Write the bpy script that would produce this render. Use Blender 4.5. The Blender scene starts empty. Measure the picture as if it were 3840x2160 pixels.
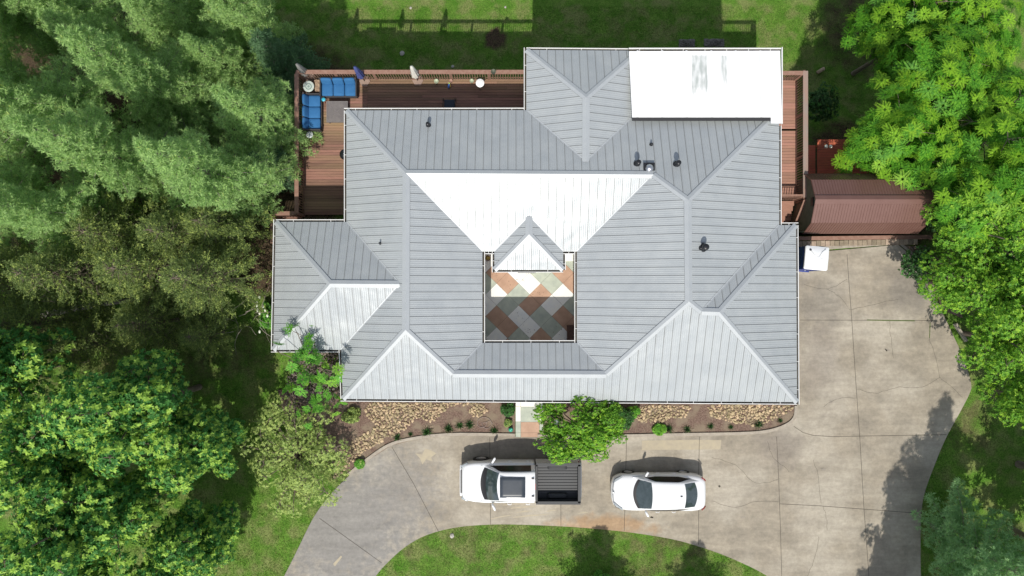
import bpy, bmesh, math, random
import numpy as np
from mathutils import Vector, Matrix
from mathutils.bvhtree import BVHTree
R_ = math.radians
C = bpy.context.scene.collection
sc = bpy.context.scene
# ---------------------------------------------------------------- camera, sky, sun
CAMH = 34.5
F = 2560.0                      # focal length in photo pixels (24 mm on 36 mm, 3840 px wide)
cd = bpy.data.cameras.new("camera"); cam = bpy.data.objects.new("camera", cd); C.objects.link(cam)
cam.location = (0, 0, CAMH); cam.rotation_euler = (0, 0, 0)
cd.sensor_width = 36; cd.lens = 24; cd.clip_end = 2000
sc.camera = cam
SUN = Vector((-0.067, -0.6745, 1.0)).normalized()
w = bpy.data.worlds.new("World"); sc.world = w; w.use_nodes = True
nt = w.node_tree; bgn = nt.nodes.get('Background') or nt.nodes.new('ShaderNodeBackground')
sky = nt.nodes.new('ShaderNodeTexSky'); sky.sky_type = 'NISHITA'; sky.sun_disc = False
sky.sun_elevation = math.asin(SUN.z); sky.sun_rotation = math.atan2(SUN.x, SUN.y)
hsv = nt.nodes.new('ShaderNodeHueSaturation'); hsv.inputs['Saturation'].default_value = .55; nt.links.new(sky.outputs[0], hsv.inputs['Color']); nt.links.new(hsv.outputs[0], bgn.inputs[0]); bgn.inputs[1].default_value = 0.15
ld = bpy.data.lights.new("sun", 'SUN'); ld.energy = 4.15; ld.angle = R_(0.5); ld.color = (1.0, 0.95, 0.86)
lo = bpy.data.objects.new("sun", ld); C.objects.link(lo)
lo.rotation_euler = SUN.to_track_quat('Z', 'Y').to_euler()
sc.view_settings.view_transform = 'Standard'; sc.view_settings.look = 'None'
sc.view_settings.exposure = 0.0; sc.view_settings.gamma = 1.0

# ---------------------------------------------------------------- helpers
def P(px, py, z=0.0):
    k = (CAMH - z) / F
    return Vector(((px - 1920) * k, (1080 - py) * k, z))
def PD(dx, dy, z=0.0):          # same, for the half-size grid the photo was read on
    return P(dx * 1.4907, dy * 1.4907, z)
def sm(t):
    t = min(1, max(0, t)); return t * t * (3 - 2 * t)
def ground_z(x, y):
    z = -7.6 * sm((y - 3.0) / 11.0) - .8 * sm((y - 13) / 12)
    if x > 13.2: z -= 1.7 * sm((y - 2.55) / 0.35) * (1 - sm((y - 6) / 8)) * sm((x - 13.2) / .3)
    return z
def tag(o, label=None, cat=None, group=None, kind=None):
    if label: o['label'] = label
    if cat: o['category'] = cat
    if group: o['group'] = group
    if kind: o['kind'] = kind
    return o
def thing(name, label, cat, loc=(0, 0, 0), rz=0, group=None):
    o = bpy.data.objects.new(name, None); C.objects.link(o); o.empty_display_size = .2
    o.location = loc; o.rotation_euler = (0, 0, rz)
    return tag(o, label, cat, group)
def dup(root, loc, rz=0, scale=1, label=None, group=None):
    def cp(o, par):
        c = o.copy(); C.objects.link(c); c.parent = par
        for ch in kids.get(o, []): cp(ch, c)
        return c
    kids = {}
    for o in list(C.objects):
        if o.parent: kids.setdefault(o.parent, []).append(o)
    r = cp(root, None); r.location = loc; r.rotation_euler = (0, 0, rz)
    r.scale = (scale,) * 3 if not hasattr(scale, '__len__') else scale
    if label: r['label'] = label
    if group: r['group'] = group
    return r

class MB:
    def __init__(s): s.v = []; s.f = []; s.m = []; s.sm = []
    def add(s, vs, fs, m=0, smooth=False):
        b = len(s.v); s.v += [tuple(v) for v in vs]
        for f in fs: s.f.append([b + i for i in f]); s.m.append(m); s.sm.append(smooth)
    def box(s, c, d, m=0, rz=0, tilt=None):
        hx, hy, hz = d[0] / 2, d[1] / 2, d[2] / 2
        M = Matrix.Rotation(rz, 3, 'Z')
        if tilt is not None: M = M @ tilt
        vs = [M @ Vector((sx * hx, sy * hy, sz * hz)) + Vector(c) for sz in (-1, 1) for sy in (-1, 1) for sx in (-1, 1)]
        s.add(vs, [(0, 2, 3, 1), (4, 5, 7, 6), (0, 1, 5, 4), (2, 6, 7, 3), (0, 4, 6, 2), (1, 3, 7, 5)], m)
    def rbox(s, c, d, r=.03, m=0, rz=0, tilt=None, puff=0):     # rounded / cushion box
        n = 5; hx, hy, hz = [a / 2 for a in d]; M = Matrix.Rotation(rz, 3, 'Z')
        if tilt is not None: M = M @ tilt
        bm = bmesh.new(); bmesh.ops.create_cube(bm, size=2)
        bmesh.ops.subdivide_edges(bm, edges=bm.edges[:], cuts=n, use_grid_fill=True)
        for v in bm.verts:
            q = Vector((v.co.x * hx, v.co.y * hy, v.co.z * hz))
            inner = Vector((max(-hx + r, min(hx - r, q.x)), max(-hy + r, min(hy - r, q.y)), max(-hz + r, min(hz - r, q.z))))
            dd = q - inner
            if dd.length > 1e-9: q = inner + dd.normalized() * r
            if puff: q.z += puff * (1 if v.co.z > 0 else -1) * max(0, (1 - v.co.x ** 2)) * max(0, (1 - v.co.y ** 2)) * abs(v.co.z)
            v.co = M @ q + Vector(c)
        bm.verts.index_update()
        s.add([v.co.copy() for v in bm.verts], [[v.index for v in f.verts] for f in bm.faces], m, True); bm.free()
    def prism(s, pts, z0, z1, m=0, bottom=True):
        n = len(pts); vs = [(p[0], p[1], z0) for p in pts] + [(p[0], p[1], z1) for p in pts]
        a = sum(pts[i][0] * pts[(i + 1) % n][1] - pts[(i + 1) % n][0] * pts[i][1] for i in range(n))
        idx = list(range(n)) if a > 0 else list(range(n))[::-1]
        fs = [[idx[i] + n for i in range(n)]]
        if bottom: fs.append([idx[i] for i in range(n)][::-1])
        for i in range(n): a_, b_ = idx[i], idx[(i + 1) % n]; fs.append([a_, b_, b_ + n, a_ + n])
        s.add(vs, fs, m)
    def sheet(s, pts, z, m=0):
        n = len(pts); a = sum(pts[i][0] * pts[(i + 1) % n][1] - pts[(i + 1) % n][0] * pts[i][1] for i in range(n))
        s.add([(p[0], p[1], z) for p in pts], [list(range(n)) if a > 0 else list(range(n))[::-1]], m)
    def tube(s, pts, r, n=8, m=0, r2=None, cap=True):
        pts = [Vector(p) for p in pts]; k = len(pts); vs = []; fs = []
        for i, p in enumerate(pts):
            t = (pts[min(i + 1, k - 1)] - pts[max(i - 1, 0)]).normalized()
            u = t.cross(Vector((0, 0, 1)) if abs(t.z) < .9 else Vector((1, 0, 0))).normalized(); v = t.cross(u)
            rr = r if r2 is None else r + (r2 - r) * i / (k - 1)
            for j in range(n): a = 2 * math.pi * j / n; vs.append(p + u * rr * math.cos(a) + v * rr * math.sin(a))
        for i in range(k - 1):
            for j in range(n): fs.append((i * n + j, i * n + (j + 1) % n, (i + 1) * n + (j + 1) % n, (i + 1) * n + j))
        if cap: fs.append(list(range(n))[::-1]); fs.append([(k - 1) * n + j for j in range(n)])
        s.add(vs, fs, m, True)
    def lathe(s, c, prof, n=20, m=0):
        vs = []; fs = []; k = len(prof)
        for (r, z) in prof:
            for j in range(n): a = 2 * math.pi * j / n; vs.append((c[0] + r * math.cos(a), c[1] + r * math.sin(a), c[2] + z))
        for i in range(k - 1):
            for j in range(n): fs.append((i * n + j, i * n + (j + 1) % n, (i + 1) * n + (j + 1) % n, (i + 1) * n + j))
        fs.append(list(range(n))[::-1]); fs.append([(k - 1) * n + j for j in range(n)])
        s.add(vs, fs, m, True)
    def strip(s, pts, wd, z, m=0):                                 # flat ribbon on the ground
        pts = [Vector((p[0], p[1])) for p in pts]; k = len(pts); vs = []
        for i, p in enumerate(pts):
            t = (pts[min(i + 1, k - 1)] - pts[max(i - 1, 0)]).normalized(); u = Vector((-t.y, t.x)) * wd / 2
            vs += [(p.x + u.x, p.y + u.y, z), (p.x - u.x, p.y - u.y, z)]
        s.add(vs, [(2 * i, 2 * i + 1, 2 * i + 3, 2 * i + 2) for i in range(k - 1)], m)
    def build(s, name, mats, parent=None, origin=(0, 0, 0), loc=None, bevel=0):
        me = bpy.data.meshes.new(name); o = Vector(origin)
        me.from_pydata([tuple(Vector(v) - o) for v in s.v], [], s.f)
        for m in (mats if isinstance(mats, (list, tuple)) else [mats]): me.materials.append(m)
        me.polygons.foreach_set('material_index', s.m); me.polygons.foreach_set('use_smooth', s.sm); me.update()
        ob = bpy.data.objects.new(name, me); C.objects.link(ob)
        if parent: ob.parent = parent
        if loc is not None: ob.location = loc
        elif not parent: ob.location = o
        if bevel:
            b = ob.modifiers.new('bevel', 'BEVEL'); b.width = bevel; b.segments = 2; b.limit_method = 'ANGLE'
        return ob

def catmull(pts, n=6, closed=False):
    out = []; k = len(pts); rng = range(k if closed else k - 1)
    for i in rng:
        g = lambda j: pts[j % k] if closed else pts[max(0, min(k - 1, j))]
        p0, p1, p2, p3 = [Vector(g(i + d)[:2]) for d in (-1, 0, 1, 2)]
        for q in range(n):
            t = q / n
            out.append(.5 * ((2 * p1) + (-p0 + p2) * t + (2 * p0 - 5 * p1 + 4 * p2 - p3) * t * t + (-p0 + 3 * p1 - 3 * p2 + p3) * t ** 3))
    if not closed: out.append(Vector(pts[-1][:2]))
    return out

# ---------------------------------------------------------------- materials
def mat(name, c1, c2=None, scale=5, rough=.7, metal=0, bump=0, bscale=None, spec=.5, c3=None, s3=.6, island=0, transl=0, detail=6, stretch=None, coat=0, lo=.35, hi=.65, obj_coords=False):
    m = bpy.data.materials.new(name); m.use_nodes = True; n = m.node_tree.nodes; L = m.node_tree.links
    b = n['Principled BSDF']; b.inputs['Roughness'].default_value = rough; b.inputs['Metallic'].default_value = metal
    b.inputs['Specular IOR Level'].default_value = spec; b.inputs['Coat Weight'].default_value = coat
    b.inputs['Base Color'].default_value = (*c1, 1)
    tc = n.new('ShaderNodeTexCoord'); src = tc.outputs['Object']
    if stretch:
        mp = n.new('ShaderNodeMapping'); mp.inputs['Scale'].default_value = stretch; L.new(src, mp.inputs[0]); src = mp.outputs[0]
    col = None
    if c2:
        t = n.new('ShaderNodeTexNoise'); t.inputs['Scale'].default_value = scale; t.inputs['Detail'].default_value = detail; t.inputs['Roughness'].default_value = .62
        L.new(src, t.inputs['Vector']); r = n.new('ShaderNodeValToRGB'); r.color_ramp.elements[0].position = lo; r.color_ramp.elements[1].position = hi
        r.color_ramp.elements[0].color = (*c1, 1); r.color_ramp.elements[1].color = (*c2, 1); L.new(t.outputs['Fac'], r.inputs[0]); col = r.outputs[0]
    if c3:
        t = n.new('ShaderNodeTexNoise'); t.inputs['Scale'].default_value = s3; t.inputs['Detail'].default_value = 4; L.new(src, t.inputs['Vector'])
        r = n.new('ShaderNodeValToRGB'); r.color_ramp.elements[0].position = .45; r.color_ramp.elements[1].position = .62; L.new(t.outputs['Fac'], r.inputs[0])
        mx = n.new('ShaderNodeMix'); mx.data_type = 'RGBA'; L.new(r.outputs[0], mx.inputs[0]); L.new(col, mx.inputs[6]); mx.inputs[7].default_value = (*c3, 1); col = mx.outputs[2]
    if island:
        g = n.new('ShaderNodeNewGeometry'); hs = n.new('ShaderNodeHueSaturation'); mr = n.new('ShaderNodeMapRange')
        mr.inputs[3].default_value = 1 - island; mr.inputs[4].default_value = 1 + island; L.new(g.outputs['Random Per Island'], mr.inputs[0]); L.new(mr.outputs[0], hs.inputs['Value'])
        mr2 = n.new('ShaderNodeMapRange'); mr2.inputs[3].default_value = .5 + island * .04; mr2.inputs[4].default_value = .5 - island * .04; L.new(g.outputs['Random Per Island'], mr2.inputs[0]); L.new(mr2.outputs[0], hs.inputs['Hue'])
        if col is not None: L.new(col, hs.inputs['Color'])
        else: hs.inputs['Color'].default_value = (*c1, 1)
        col = hs.outputs[0]
    if col is not None: L.new(col, b.inputs['Base Color'])
    if bump:
        t = n.new('ShaderNodeTexNoise'); t.inputs['Scale'].default_value = bscale or scale * 3; t.inputs['Detail'].default_value = 5; L.new(src, t.inputs['Vector'])
        bp = n.new('ShaderNodeBump'); bp.inputs['Strength'].default_value = bump; bp.inputs['Distance'].default_value = .05; L.new(t.outputs['Fac'], bp.inputs['Height']); L.new(bp.outputs[0], b.inputs['Normal'])
    if transl:
        tr = n.new('ShaderNodeBsdfTranslucent'); ms = n.new('ShaderNodeMixShader'); ms.inputs[0].default_value = transl
        if col is not None: L.new(col, tr.inputs[0])
        else: tr.inputs[0].default_value = (*c1, 1)
        L.new(b.outputs[0], ms.inputs[1]); L.new(tr.outputs[0], ms.inputs[2]); L.new(ms.outputs[0], n['Material Output'].inputs[0])
    return m
def simple(name, c, rough=.5, metal=0, spec=.5, coat=0): return mat(name, c, rough=rough, metal=metal, spec=spec, coat=coat)

def roof_mat(name, axis):
    m = mat(name, (.365, .392, .408), (.405, .43, .44), scale=1.1, rough=.31, spec=.18)
    n = m.node_tree.nodes; L = m.node_tree.links; b = n['Principled BSDF']
    tc = [x for x in n if x.type == 'TEX_COORD'][0]
    sp = n.new('ShaderNodeSeparateXYZ'); L.new(tc.outputs['Object'], sp.inputs[0])
    mu = n.new('ShaderNodeMath'); mu.operation = 'MULTIPLY'; mu.inputs[1].default_value = 2 * math.pi / .091; L.new(sp.outputs[axis], mu.inputs[0])
    sn = n.new('ShaderNodeMath'); sn.operation = 'SINE'; L.new(mu.outputs[0], sn.inputs[0])
    pw = n.new('ShaderNodeMath'); pw.operation = 'MAXIMUM'; pw.inputs[1].default_value = 0.25; L.new(sn.outputs[0], pw.inputs[0])
    no = n.new('ShaderNodeTexNoise'); no.inputs['Scale'].default_value = .9; no.inputs['Detail'].default_value = 2; L.new(tc.outputs['Object'], no.inputs['Vector'])
    m2 = n.new('ShaderNodeMath'); m2.operation = 'MULTIPLY'; m2.inputs[1].default_value = 5; L.new(no.outputs[0], m2.inputs[0])
    ad = n.new('ShaderNodeMath'); ad.operation = 'ADD'; L.new(pw.outputs[0], ad.inputs[0]); L.new(m2.outputs[0], ad.inputs[1])
    bp = n.new('ShaderNodeBump'); bp.inputs['Strength'].default_value = .8; bp.inputs['Distance'].default_value = .010
    L.new(ad.outputs[0], bp.inputs['Height']); L.new(bp.outputs[0], b.inputs['Normal'])
    b.inputs['Metallic'].default_value = .12
    return m
M_roofx = roof_mat('roof_panel_x', 0); M_roofy = roof_mat('roof_panel_y', 1)
M_seam = simple('roof_seam', (.20, .21, .215), .45)
M_cap = mat('roof_trim', (.37, .395, .415), (.40, .425, .44), scale=2, rough=.42, metal=.1)
M_capedge = simple('roof_trim_edge', (.15, .16, .17), .6)  # dark colour paints in the shade line along the ridge cap edges
M_gut = simple('gutter_white', (.78, .78, .76), .4)
M_gutin = mat('gutter_inside', (.03, .03, .03), (.09, .08, .06), scale=9, rough=.9)
M_brick = mat('house_wall', (.45, .40, .34), (.36, .31, .26), scale=8, rough=.85)
M_soffit = simple('soffit', (.7, .7, .68), .7)
M_glass = mat('window_glass', (.02, .03, .035), rough=.05, spec=.8)
M_black = mat('black_plastic', (.012, .013, .016), rough=.35)
M_metal = mat('galvanised_metal', (.55, .56, .58), rough=.3, metal=.9)
M_concrete = mat('driveway_concrete', (.335, .292, .228), (.25, .22, .174), scale=1.1, rough=.85, c3=(.39, .35, .285), s3=.35, bump=.25, bscale=40, detail=10, lo=.38, hi=.68)
M_concrete2 = mat('old_concrete', (.27, .255, .235), (.35, .33, .30), scale=7, rough=.9, bump=.3, bscale=45, detail=10, c3=(.22, .21, .2), s3=.7)
M_patch = mat('pale_concrete_patch', (.44, .38, .27), (.38, .33, .25), scale=4, rough=.85)
M_stain = mat('rust_stain', (.36, .24, .13), (.34, .29, .22), scale=3, rough=.85)
M_wet = mat('grey_stain', (.24, .215, .185), (.33, .29, .235), scale=2.5, rough=.8)
M_joint = simple('joint_filler', (.07, .06, .045), .9)
M_moss = mat('joint_moss', (.06, .10, .02), (.10, .13, .04), scale=6, rough=.9)
M_kerb = mat('kerb_concrete', (.30, .26, .215), (.38, .34, .28), scale=5, rough=.9, bump=.3)
M_mulch = mat('mulch', (.11, .065, .05), (.29, .20, .155), scale=15, rough=.95, bump=.9, bscale=60, c3=(.27, .21, .15), s3=1.6, detail=12)
M_rock = mat('river_rock', (.46, .37, .22), (.38, .29, .18), scale=4, rough=.85, island=.35)
M_darkrock = mat('dark_rock', (.20, .16, .14), (.13, .10, .09), scale=4, rough=.85, island=.4)
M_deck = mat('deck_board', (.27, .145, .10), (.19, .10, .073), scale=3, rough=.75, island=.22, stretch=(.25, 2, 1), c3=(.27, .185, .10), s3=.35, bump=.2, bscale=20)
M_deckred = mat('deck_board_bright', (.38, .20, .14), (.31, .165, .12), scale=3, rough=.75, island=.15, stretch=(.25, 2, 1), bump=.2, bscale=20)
M_red = mat('red_painted_board', (.55, .13, .07), (.47, .105, .06), scale=3, rough=.7, island=.1)
M_rail = mat('rail_wood', (.235, .125, .09), (.30, .18, .135), scale=6, rough=.8, bump=.2)
M_railgrey = mat('weathered_rail_wood', (.30, .19, .15), (.26, .22, .19), scale=3, rough=.85, bump=.2, stretch=(1, .3, 1))
M_white = mat('white_roof_paint', (.80, .80, .80), (.74, .75, .76), scale=3, rough=.45)

# ---------------------------------------------------------------- ground
def grid_axis(lo, hi, fine_lo, fine_hi, step):
    a = list(np.arange(fine_lo, fine_hi + 1e-6, step)); s = step; x = fine_lo
    while x > lo: s *= 1.35; x -= s; a.insert(0, max(x, lo))
    s = step; x = fine_hi
    while x < hi: s *= 1.35; x += s; a.append(min(x, hi))
    return a
drive_out = [PD(*p) for p in [(640, 1600), (668, 1540), (700, 1475), (715, 1449), (745, 1390), (790, 1300), (835, 1240), (880, 1195), (930, 1155), (985, 1120), (1050, 1104), (1110, 1097), (1170, 1095), (1300, 1098), (1350, 1099), (1560, 1099), (1700, 1096), (1860, 1094), (1930, 1088), (1978, 1072), (2000, 1050), (2004, 1020)]]
drive_up = [PD(*p) for p in [(1985, 1000), (1985, 650), (2030, 636), (2259, 616), (2300, 650), (2328, 700), (2345, 730), (2372, 790), (2400, 850), (2425, 905), (2442, 965), (2438, 990), (2415, 1035), (2378, 1103), (2350, 1170), (2325, 1240), (2316, 1300), (2315, 1380), (2316, 1449), (2325, 1600)]]
drive_in = [PD(*p) for p in [(2100, 1600), (2010, 1510), (1930, 1449), (1860, 1413), (1790, 1385), (1700, 1358), (1600, 1341), (1510, 1331), (1420, 1324), (1330, 1320), (1240, 1319), (1150, 1326), (1075, 1345), (1020, 1375), (975, 1415), (945, 1449), (900, 1510), (850, 1600)]]
drive_poly = catmull(drive_out, 4) + [Vector(p[:2]) for p in drive_up[:5]] + catmull(drive_up[4:], 4) + catmull(drive_in, 4)
def inside(x, y, poly):
    c = False; n = len(poly); j = n - 1
    for i in range(n):
        xi, yi = poly[i][0], poly[i][1]; xj, yj = poly[j][0], poly[j][1]
        if (yi > y) != (yj > y) and x < (xj - xi) * (y - yi) / (yj - yi) + xi: c = not c
        j = i
    return c
def inside_np(X, Y, poly):
    c = np.zeros(X.shape, bool); n = len(poly); j = n - 1
    for i in range(n):
        xi, yi = poly[i][0], poly[i][1]; xj, yj = poly[j][0], poly[j][1]
        if yi != yj:
            m = ((yi > Y) != (yj > Y)) & (X < (xj - xi) * (Y - yi) / (yj - yi) + xi); c ^= m
        j = i
    return c
gx = grid_axis(-400, 400, -30, 30, .5); gy = sorted(set(grid_axis(-400, 400, -20, 22, .5) + [2.55, 2.62, 2.7, 2.78, 2.86, 2.95]))
gx = sorted(set(gx + [13.2, 13.3, 13.4]))
gv = [(x, y, ground_z(x, y) - .02) for y in gy for x in gx]; nx = len(gx)
me = bpy.data.meshes.new('lawn'); me.from_pydata(gv, [], [(j * nx + i, j * nx + i + 1, (j + 1) * nx + i + 1, (j + 1) * nx + i) for j in range(len(gy) - 1) for i in range(nx - 1)])
at = me.attributes.new('soil', 'FLOAT', 'POINT')
SOIL = [(-15, 8, 9, 1.0), (-22, 8, 9, 1.0), (-12.4, 1.5, 2.6, .9), (-17, -2.5, 4, .5), (-13.4, -3.2, 1.6, .5), (-24, -6, 8, .5), (-10.7, -10.2, 1.0, .6), (20, 6, 5, .8), (-1, 15.4, .9, .9), (10.5, 11.6, 1.4, .85), (12, 14.2, .9, .8), (22, 16, 4, .6), (7, 13, 1.6, .45), (-5.2, 11.5, 1.5, .55), (19.2, -.2, 1.6, .8), (-24, 16, 9, 1), (5, 14, 2.5, .35), (23, -7, 2, .5), (9, -12.6, 1.5, .55), (5.5, -12.3, .6, .4), (-2, -13.5, 3.5, .40), (2, -12.6, 2, .42), (7, -13.6, 2.2, .45), (-5, -13, 2, .4), (-9, -13.2, 2, .35)]
def soil(x, y): return max([s * (1 - sm((math.hypot(x - a, y - b) / r - .55) / .6)) for a, b, r, s in SOIL])
at.data.foreach_set('value', [soil(v[0], v[1]) for v in gv])
M_lawn = mat('grass_ground', (.075, .18, .02), (.135, .24, .04), c3=(.18, .22, .07), s3=1.1, scale=1.6, rough=.95, bump=.9, bscale=26, spec=.1)
def lawn_nodes(m):
    n = m.node_tree.nodes; L = m.node_tree.links; b = n['Principled BSDF']; tc = [x for x in n if x.type == 'TEX_COORD'][0]
    base = b.inputs['Base Color'].links[0].from_socket
    a = n.new('ShaderNodeAttribute'); a.attribute_name = 'soil'
    t = n.new('ShaderNodeTexNoise'); t.inputs['Scale'].default_value = 1.3; t.inputs['Detail'].default_value = 9; t.inputs['Roughness'].default_value = .68; L.new(tc.outputs['Object'], t.inputs['Vector'])
    s = n.new('ShaderNodeMath'); s.operation = 'ADD'; L.new(a.outputs['Fac'], s.inputs[0]); L.new(t.outputs['Fac'], s.inputs[1])
    r = n.new('ShaderNodeMapRange'); r.inputs[1].default_value = .85; r.inputs[2].default_value = 1.25; L.new(s.outputs[0], r.inputs[0])
    t2 = n.new('ShaderNodeTexNoise'); t2.inputs['Scale'].default_value = 14; t2.inputs['Detail'].default_value = 6; L.new(tc.outputs['Object'], t2.inputs['Vector'])
    rr = n.new('ShaderNodeValToRGB'); rr.color_ramp.elements[0].position = .35; rr.color_ramp.elements[1].position = .7; rr.color_ramp.elements[0].color = (.035, .027, .016, 1); rr.color_ramp.elements[1].color = (.12, .085, .055, 1); L.new(t2.outputs['Fac'], rr.inputs[0])
    t3 = n.new('ShaderNodeTexNoise'); t3.inputs['Scale'].default_value = 17; t3.inputs['Detail'].default_value = 5; L.new(tc.outputs['Object'], t3.inputs['Vector'])
    r3 = n.new('ShaderNodeMapRange'); r3.inputs[1].default_value = .3; r3.inputs[2].default_value = .7; r3.inputs[3].default_value = .55; r3.inputs[4].default_value = 1.35; L.new(t3.outputs['Fac'], r3.inputs[0])
    hs = n.new('ShaderNodeHueSaturation'); L.new(base, hs.inputs['Color']); L.new(r3.outputs[0], hs.inputs['Value'])
    mx = n.new('ShaderNodeMix'); mx.data_type = 'RGBA'; L.new(r.outputs[0], mx.inputs[0]); L.new(hs.outputs[0], mx.inputs[6]); L.new(rr.outputs[0], mx.inputs[7]); L.new(mx.outputs[2], b.inputs['Base Color'])
lawn_nodes(M_lawn)
me.materials.append(M_lawn); me.polygons.foreach_set('use_smooth', [True] * len(me.polygons))
lawn = bpy.data.objects.new('lawn', me); C.objects.link(lawn); tag(lawn, kind='structure')

# driveway -------------------------------------------------------
b = MB(); b.prism(drive_poly, -.12, .03, 0, bottom=False)
def line(pts, wd=.022, m=1, z=.034): b.strip([PD(*p) for p in pts], wd, z, m)
for ln in [[(2130, 640), (2134, 700), (2142, 805), (2152, 960), (2162, 1100), (2172, 1270), (2185, 1449), (2192, 1560)], [(2012, 805), (2345, 806)],
           [(1996, 1072), (2020, 1088), (2045, 1095), (2090, 1098), (2380, 1093)], [(1953, 1098), (1958, 1200), (1963, 1340), (1966, 1460)],
           [(1960, 1267), (2060, 1272), (2317, 1291)], [(1576, 1100), (1573, 1220), (1570, 1335)], [(1759, 1098), (1757, 1200), (1757, 1370)],
           [(1232, 1100), (1234, 1320)], [(1410, 1100), (1411, 1322)], [(986, 1124), (1040, 1215), (1104, 1338)], [(804, 1303), (960, 1415)]]: line(ln)
def crack(pts, wd=.012, seed=1):
    rd = random.Random(seed); q = catmull([PD(*p) for p in pts], 5)
    b.strip([(p.x + rd.uniform(-.03, .03), p.y + rd.uniform(-.03, .03)) for p in q], wd, .034, 1)
for i, cr in enumerate([[(2020, 715), (2080, 727), (2130, 703)], [(2080, 727), (2110, 745), (2132, 772)], [(2134, 780), (2200, 765), (2260, 752)], [(2238, 808), (2240, 850), (2246, 900)],
           [(2340, 808), (2337, 850), (2350, 890), (2363, 950)], [(2363, 950), (2320, 972), (2250, 975), (2200, 990), (2155, 978)], [(2363, 950), (2395, 975), (2420, 1000)],
           [(2152, 1000), (2110, 1002), (2070, 1022)], [(2046, 1158), (2058, 1200), (2065, 1265)], [(2070, 1272), (2078, 1300), (2080, 1335)], [(1790, 1150), (1850, 1170), (1900, 1215), (1955, 1205)],
           [(1930, 1110), (1945, 1150), (1985, 1185)], [(1640, 1190), (1700, 1230), (1758, 1225)], [(1790, 1260), (1850, 1275), (1900, 1262), (1960, 1262)], [(2060, 1350), (2050, 1400), (2030, 1449)]]): crack(cr, seed=i)
b.strip([PD(*p) for p in [(2180, 805), (2230, 806), (2300, 807)]], .05, .038, 4); b.strip([PD(*p) for p in [(2339, 812), (2337, 850)]], .04, .038, 4)
def blob(pts, m, z=.0335, rough=.05, seed=0):
    rd = random.Random(seed); q = catmull([PD(*p) for p in pts], 5, True); b.sheet([(p.x + rd.uniform(-rough, rough), p.y + rd.uniform(-rough, rough)) for p in q], z, m)
b.sheet([PD(*p) for p in [(1615, 1108), (1740, 1106), (1814, 1107), (1812, 1130), (1614, 1132)]], .0335, 2)
b.sheet([PD(*p) for p in [(1045, 1140), (1062, 1143), (1070, 1128), (1084, 1132), (1098, 1140), (1085, 1150), (1088, 1160), (1072, 1155), (1063, 1168), (1056, 1152)]], .0335, 2)
b.sheet([PD(*p) for p in [(838, 1418), (858, 1397), (861, 1400), (843, 1424)]], .0335, 2)
for (x0, y0, x1, y1) in [(1265, 1269, 1330, 1266), (1285, 1277, 1350, 1273), (1235, 1304, 1290, 1294), (1290, 1300, 1380, 1293), (1300, 1288, 1340, 1284), (1375, 1285, 1400, 1282), (1455, 1290, 1480, 1288)]:
    b.sheet([PD(x0, y0), PD((x0 + x1) / 2, (y0 + y1) / 2 - 2), PD(x1, y1), PD(x1, y1 + 1.2), PD((x0 + x1) / 2, (y0 + y1) / 2 + 1.5), PD(x0, y0 + 2)], .0335, 2)
blob([(1806, 1222), (1809, 1220), (1812, 1223), (1809, 1226)], 1, .0336, .01)
for i_, (x_, y_, r_) in enumerate([(2070, 1180, 6), (1500, 1180, 5), (1640, 1300, 4), (1870, 1300, 5), (1250, 1240, 4), (2230, 880, 6), (2090, 1010, 5)]): blob([(x_ - r_, y_), (x_, y_ - r_ * .5), (x_ + r_, y_ + 1), (x_, y_ + r_ * .6)], 5, .0335, .04, i_)
drive = b.build('driveway', [M_concrete, M_joint, M_patch, M_stain, M_moss, M_wet]); tag(drive, kind='structure')
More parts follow.
